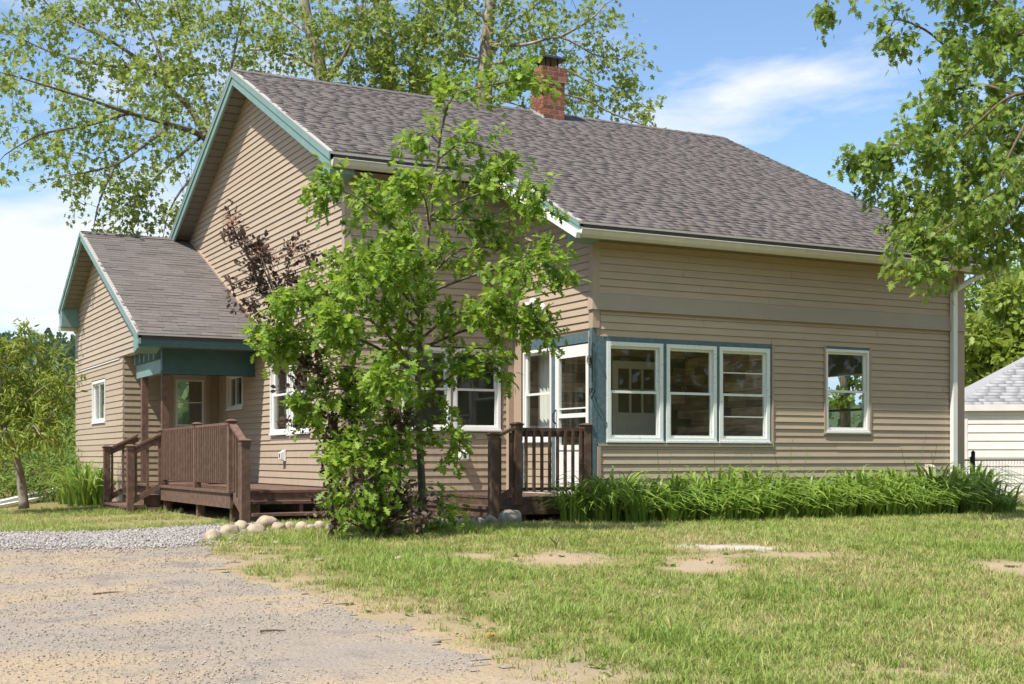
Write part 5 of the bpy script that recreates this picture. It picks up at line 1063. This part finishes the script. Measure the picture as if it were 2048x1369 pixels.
for px_, py_, dx, dy in ((186, 1192, .28, .03), (520, 1266, .16, -.05), (1000, 1226, .22, .06)):
    c = G(px_, py_); tag(MB().tube([c + Vector((0, 0, .012)), c + Vector((dx * .5, dy + .02, .016)), c + Vector((dx, dy, .012))], [.008, .007, .004], 5).build('fallen_twig', TWIG), 'thin fallen twig lying on the dirt driveway', 'twig', 'twigs on the driveway')
c = G(982, 1276); tag(MB().prism([c + Vector((-.05, 0, .012)), c + Vector((-.01, -.03, .02)), c + Vector((.05, -.005, .014)), c + Vector((0, .03, .03))], (0, 0, .003)).build('fallen_leaf', mat('orange_leaf', (.5, .2, .05), .7, var=.2)), 'single dry orange leaf lying on the driveway', 'leaf')
# --- garage beyond the fence
gx0, gx1, gy0, gy1, gz0, gze = 13.55, 20.5, 6.4, 12.4, -.35, 2.0
gar = thing('garage', (gx0, gy0, gz0), 'white clapboard garage with light grey hip roof behind the fence', 'garage')
gw = part('wall', GARW, gar, W0, [(gx0, gx1, gy0, gy1, gz0, gze)])
z = gz0 + .05; FG = Fr((0, gy0, 0), (1, 0, 0), (0, -1, 0)); FGS = Fr((gx0, 0, 0), (0, 1, 0), (-1, 0, 0))
while z < gze - .02: board(gw, FG, (gx0 + .13, gx1, gx0 + .13, gx1), z, min(z + .19, gze), .016, GARW, 'siding_board'); board(gw, FGS, (gy0 + .13, gy1, gy0 + .13, gy1), z, min(z + .19, gze), .016, GARW, 'siding_board'); z += .19
part('corner_board', GARW, gar, W0, [(gx0 - .025, gx0 + .13, gy0 - .025, gy0 - .002, gz0, gze), (gx0 - .025, gx0 - .002, gy0, gy0 + .13, gz0, gze)])
rfm = MB(); e = .09; gar.rotation_euler = (0, 0, R(-36)); cxm, cym = (gx0 + gx1) / 2, (gy0 + gy1) / 2; hh = gze + .02
rfm.v += [(gx0 - e, gy0 - e, hh), (gx1 + e, gy0 - e, hh), (gx1 + e, gy1 + e, hh), (gx0 - e, gy1 + e, hh), (cxm - .6, cym, hh + 1.75), (cxm + .6, cym, hh + 1.75), (gx0 - e, gy0 - e, hh - .12), (gx1 + e, gy0 - e, hh - .12), (gx1 + e, gy1 + e, hh - .12), (gx0 - e, gy1 + e, hh - .12)]
rfm.f += [(0, 1, 5, 4), (1, 2, 5), (2, 3, 4, 5), (3, 0, 4), (6, 9, 8, 7), (0, 6, 7, 1), (1, 7, 8, 2), (2, 8, 9, 3), (3, 9, 6, 0)]
grf = rfm.build('roof', GARR, gar)
Xs, Ys, Zs, Ts = [], [], [], []; sv = Vector((0, cym - gy0 + e, 1.75)); sl_ = sv.length; svn = sv.normalized(); nn = Vector((0, -svn.z, svn.y))
k = 0
while k * .15 < sl_ - .1:
    t = k * .15 / sl_; xa = gx0 - e + (cxm - .6 - gx0 + e) * t; xb = gx1 + e - (gx1 + e - cxm - .6) * t; x = xa
    while x < xb - .05:
        wd = min(rng.choice((.2, .3, .36)), xb - x); Xs.append((wd - .004, 0, 0)); Ys.append(tuple(svn * .165)); Zs.append(tuple(nn * rng.choice((.006, .011)))); p = Vector((x, gy0 - e, hh)) + sv * t; Ts.append(tuple(p + nn * .003)); x += wd
    k += 1
tag(inst_mesh('shingles', tv, tf, np.array(Xs), np.array(Ys), np.array(Zs), np.array(Ts), GARR, grf), kind='stuff')
part('fascia_board', GARW, gar, W0, [(gx0 - e, gx1 + e, gy0 - e - .02, gy0 - e - .002, hh - .13, hh + .01)])
MB().tube([(15.9, 7.3, 2.2), (15.9, 7.3, 3.6)], .11, 12).tube([(15.9, 7.3, 3.6), (15.9, 7.3, 3.75)], [.16, .05], 12).build('flue_pipe', mat('galvanised_flue', (.12, .115, .11), .45, metal=.6, var=.2), gar, True)

# --- chain link fence from the house corner
fy = 1.25; fz0, fz1 = -.02, .80
cf = thing('chain_link_fence', (8.0, fy, 0), 'black chain link fence running from the house corner to a black post', 'fence')
for xx in (8.42, 10.9, 13.4): MB().tube([(xx, fy, -.2), (xx, fy, .93)], .035, 10).tube([(xx, fy, .93), (xx, fy, .965)], [.04, .012], 10).build('post', BLACKM, cf, True)
MB().tube([(6.87, fy, fz1), (13.4, fy, fz1)], .014, 8).build('top_rail', BLACKM, cf, True); MB().tube([(8.36, fy - .0, -.1), (8.36, fy, .86)], .012, 6).build('tension_bar', BLACKM, cf)
m = MB(); step = .075; x = 6.86; wire = mat('fence_wire', (.16, .16, .16), .5, metal=.6)
while x < 13.4:
    for s_ in (1, -1):
        pts_ = []; zz = fz0; k = 0
        while zz <= fz1 + .06: pts_.append((x + (step / 2 if (k % 2) == (0 if s_ > 0 else 1) else 0), fy - .004 * s_, zz)); zz += step * .62; k += 1
        m.tube(pts_, .0024, 3, False)
    x += step
m.build('wire_mesh', wire, cf)
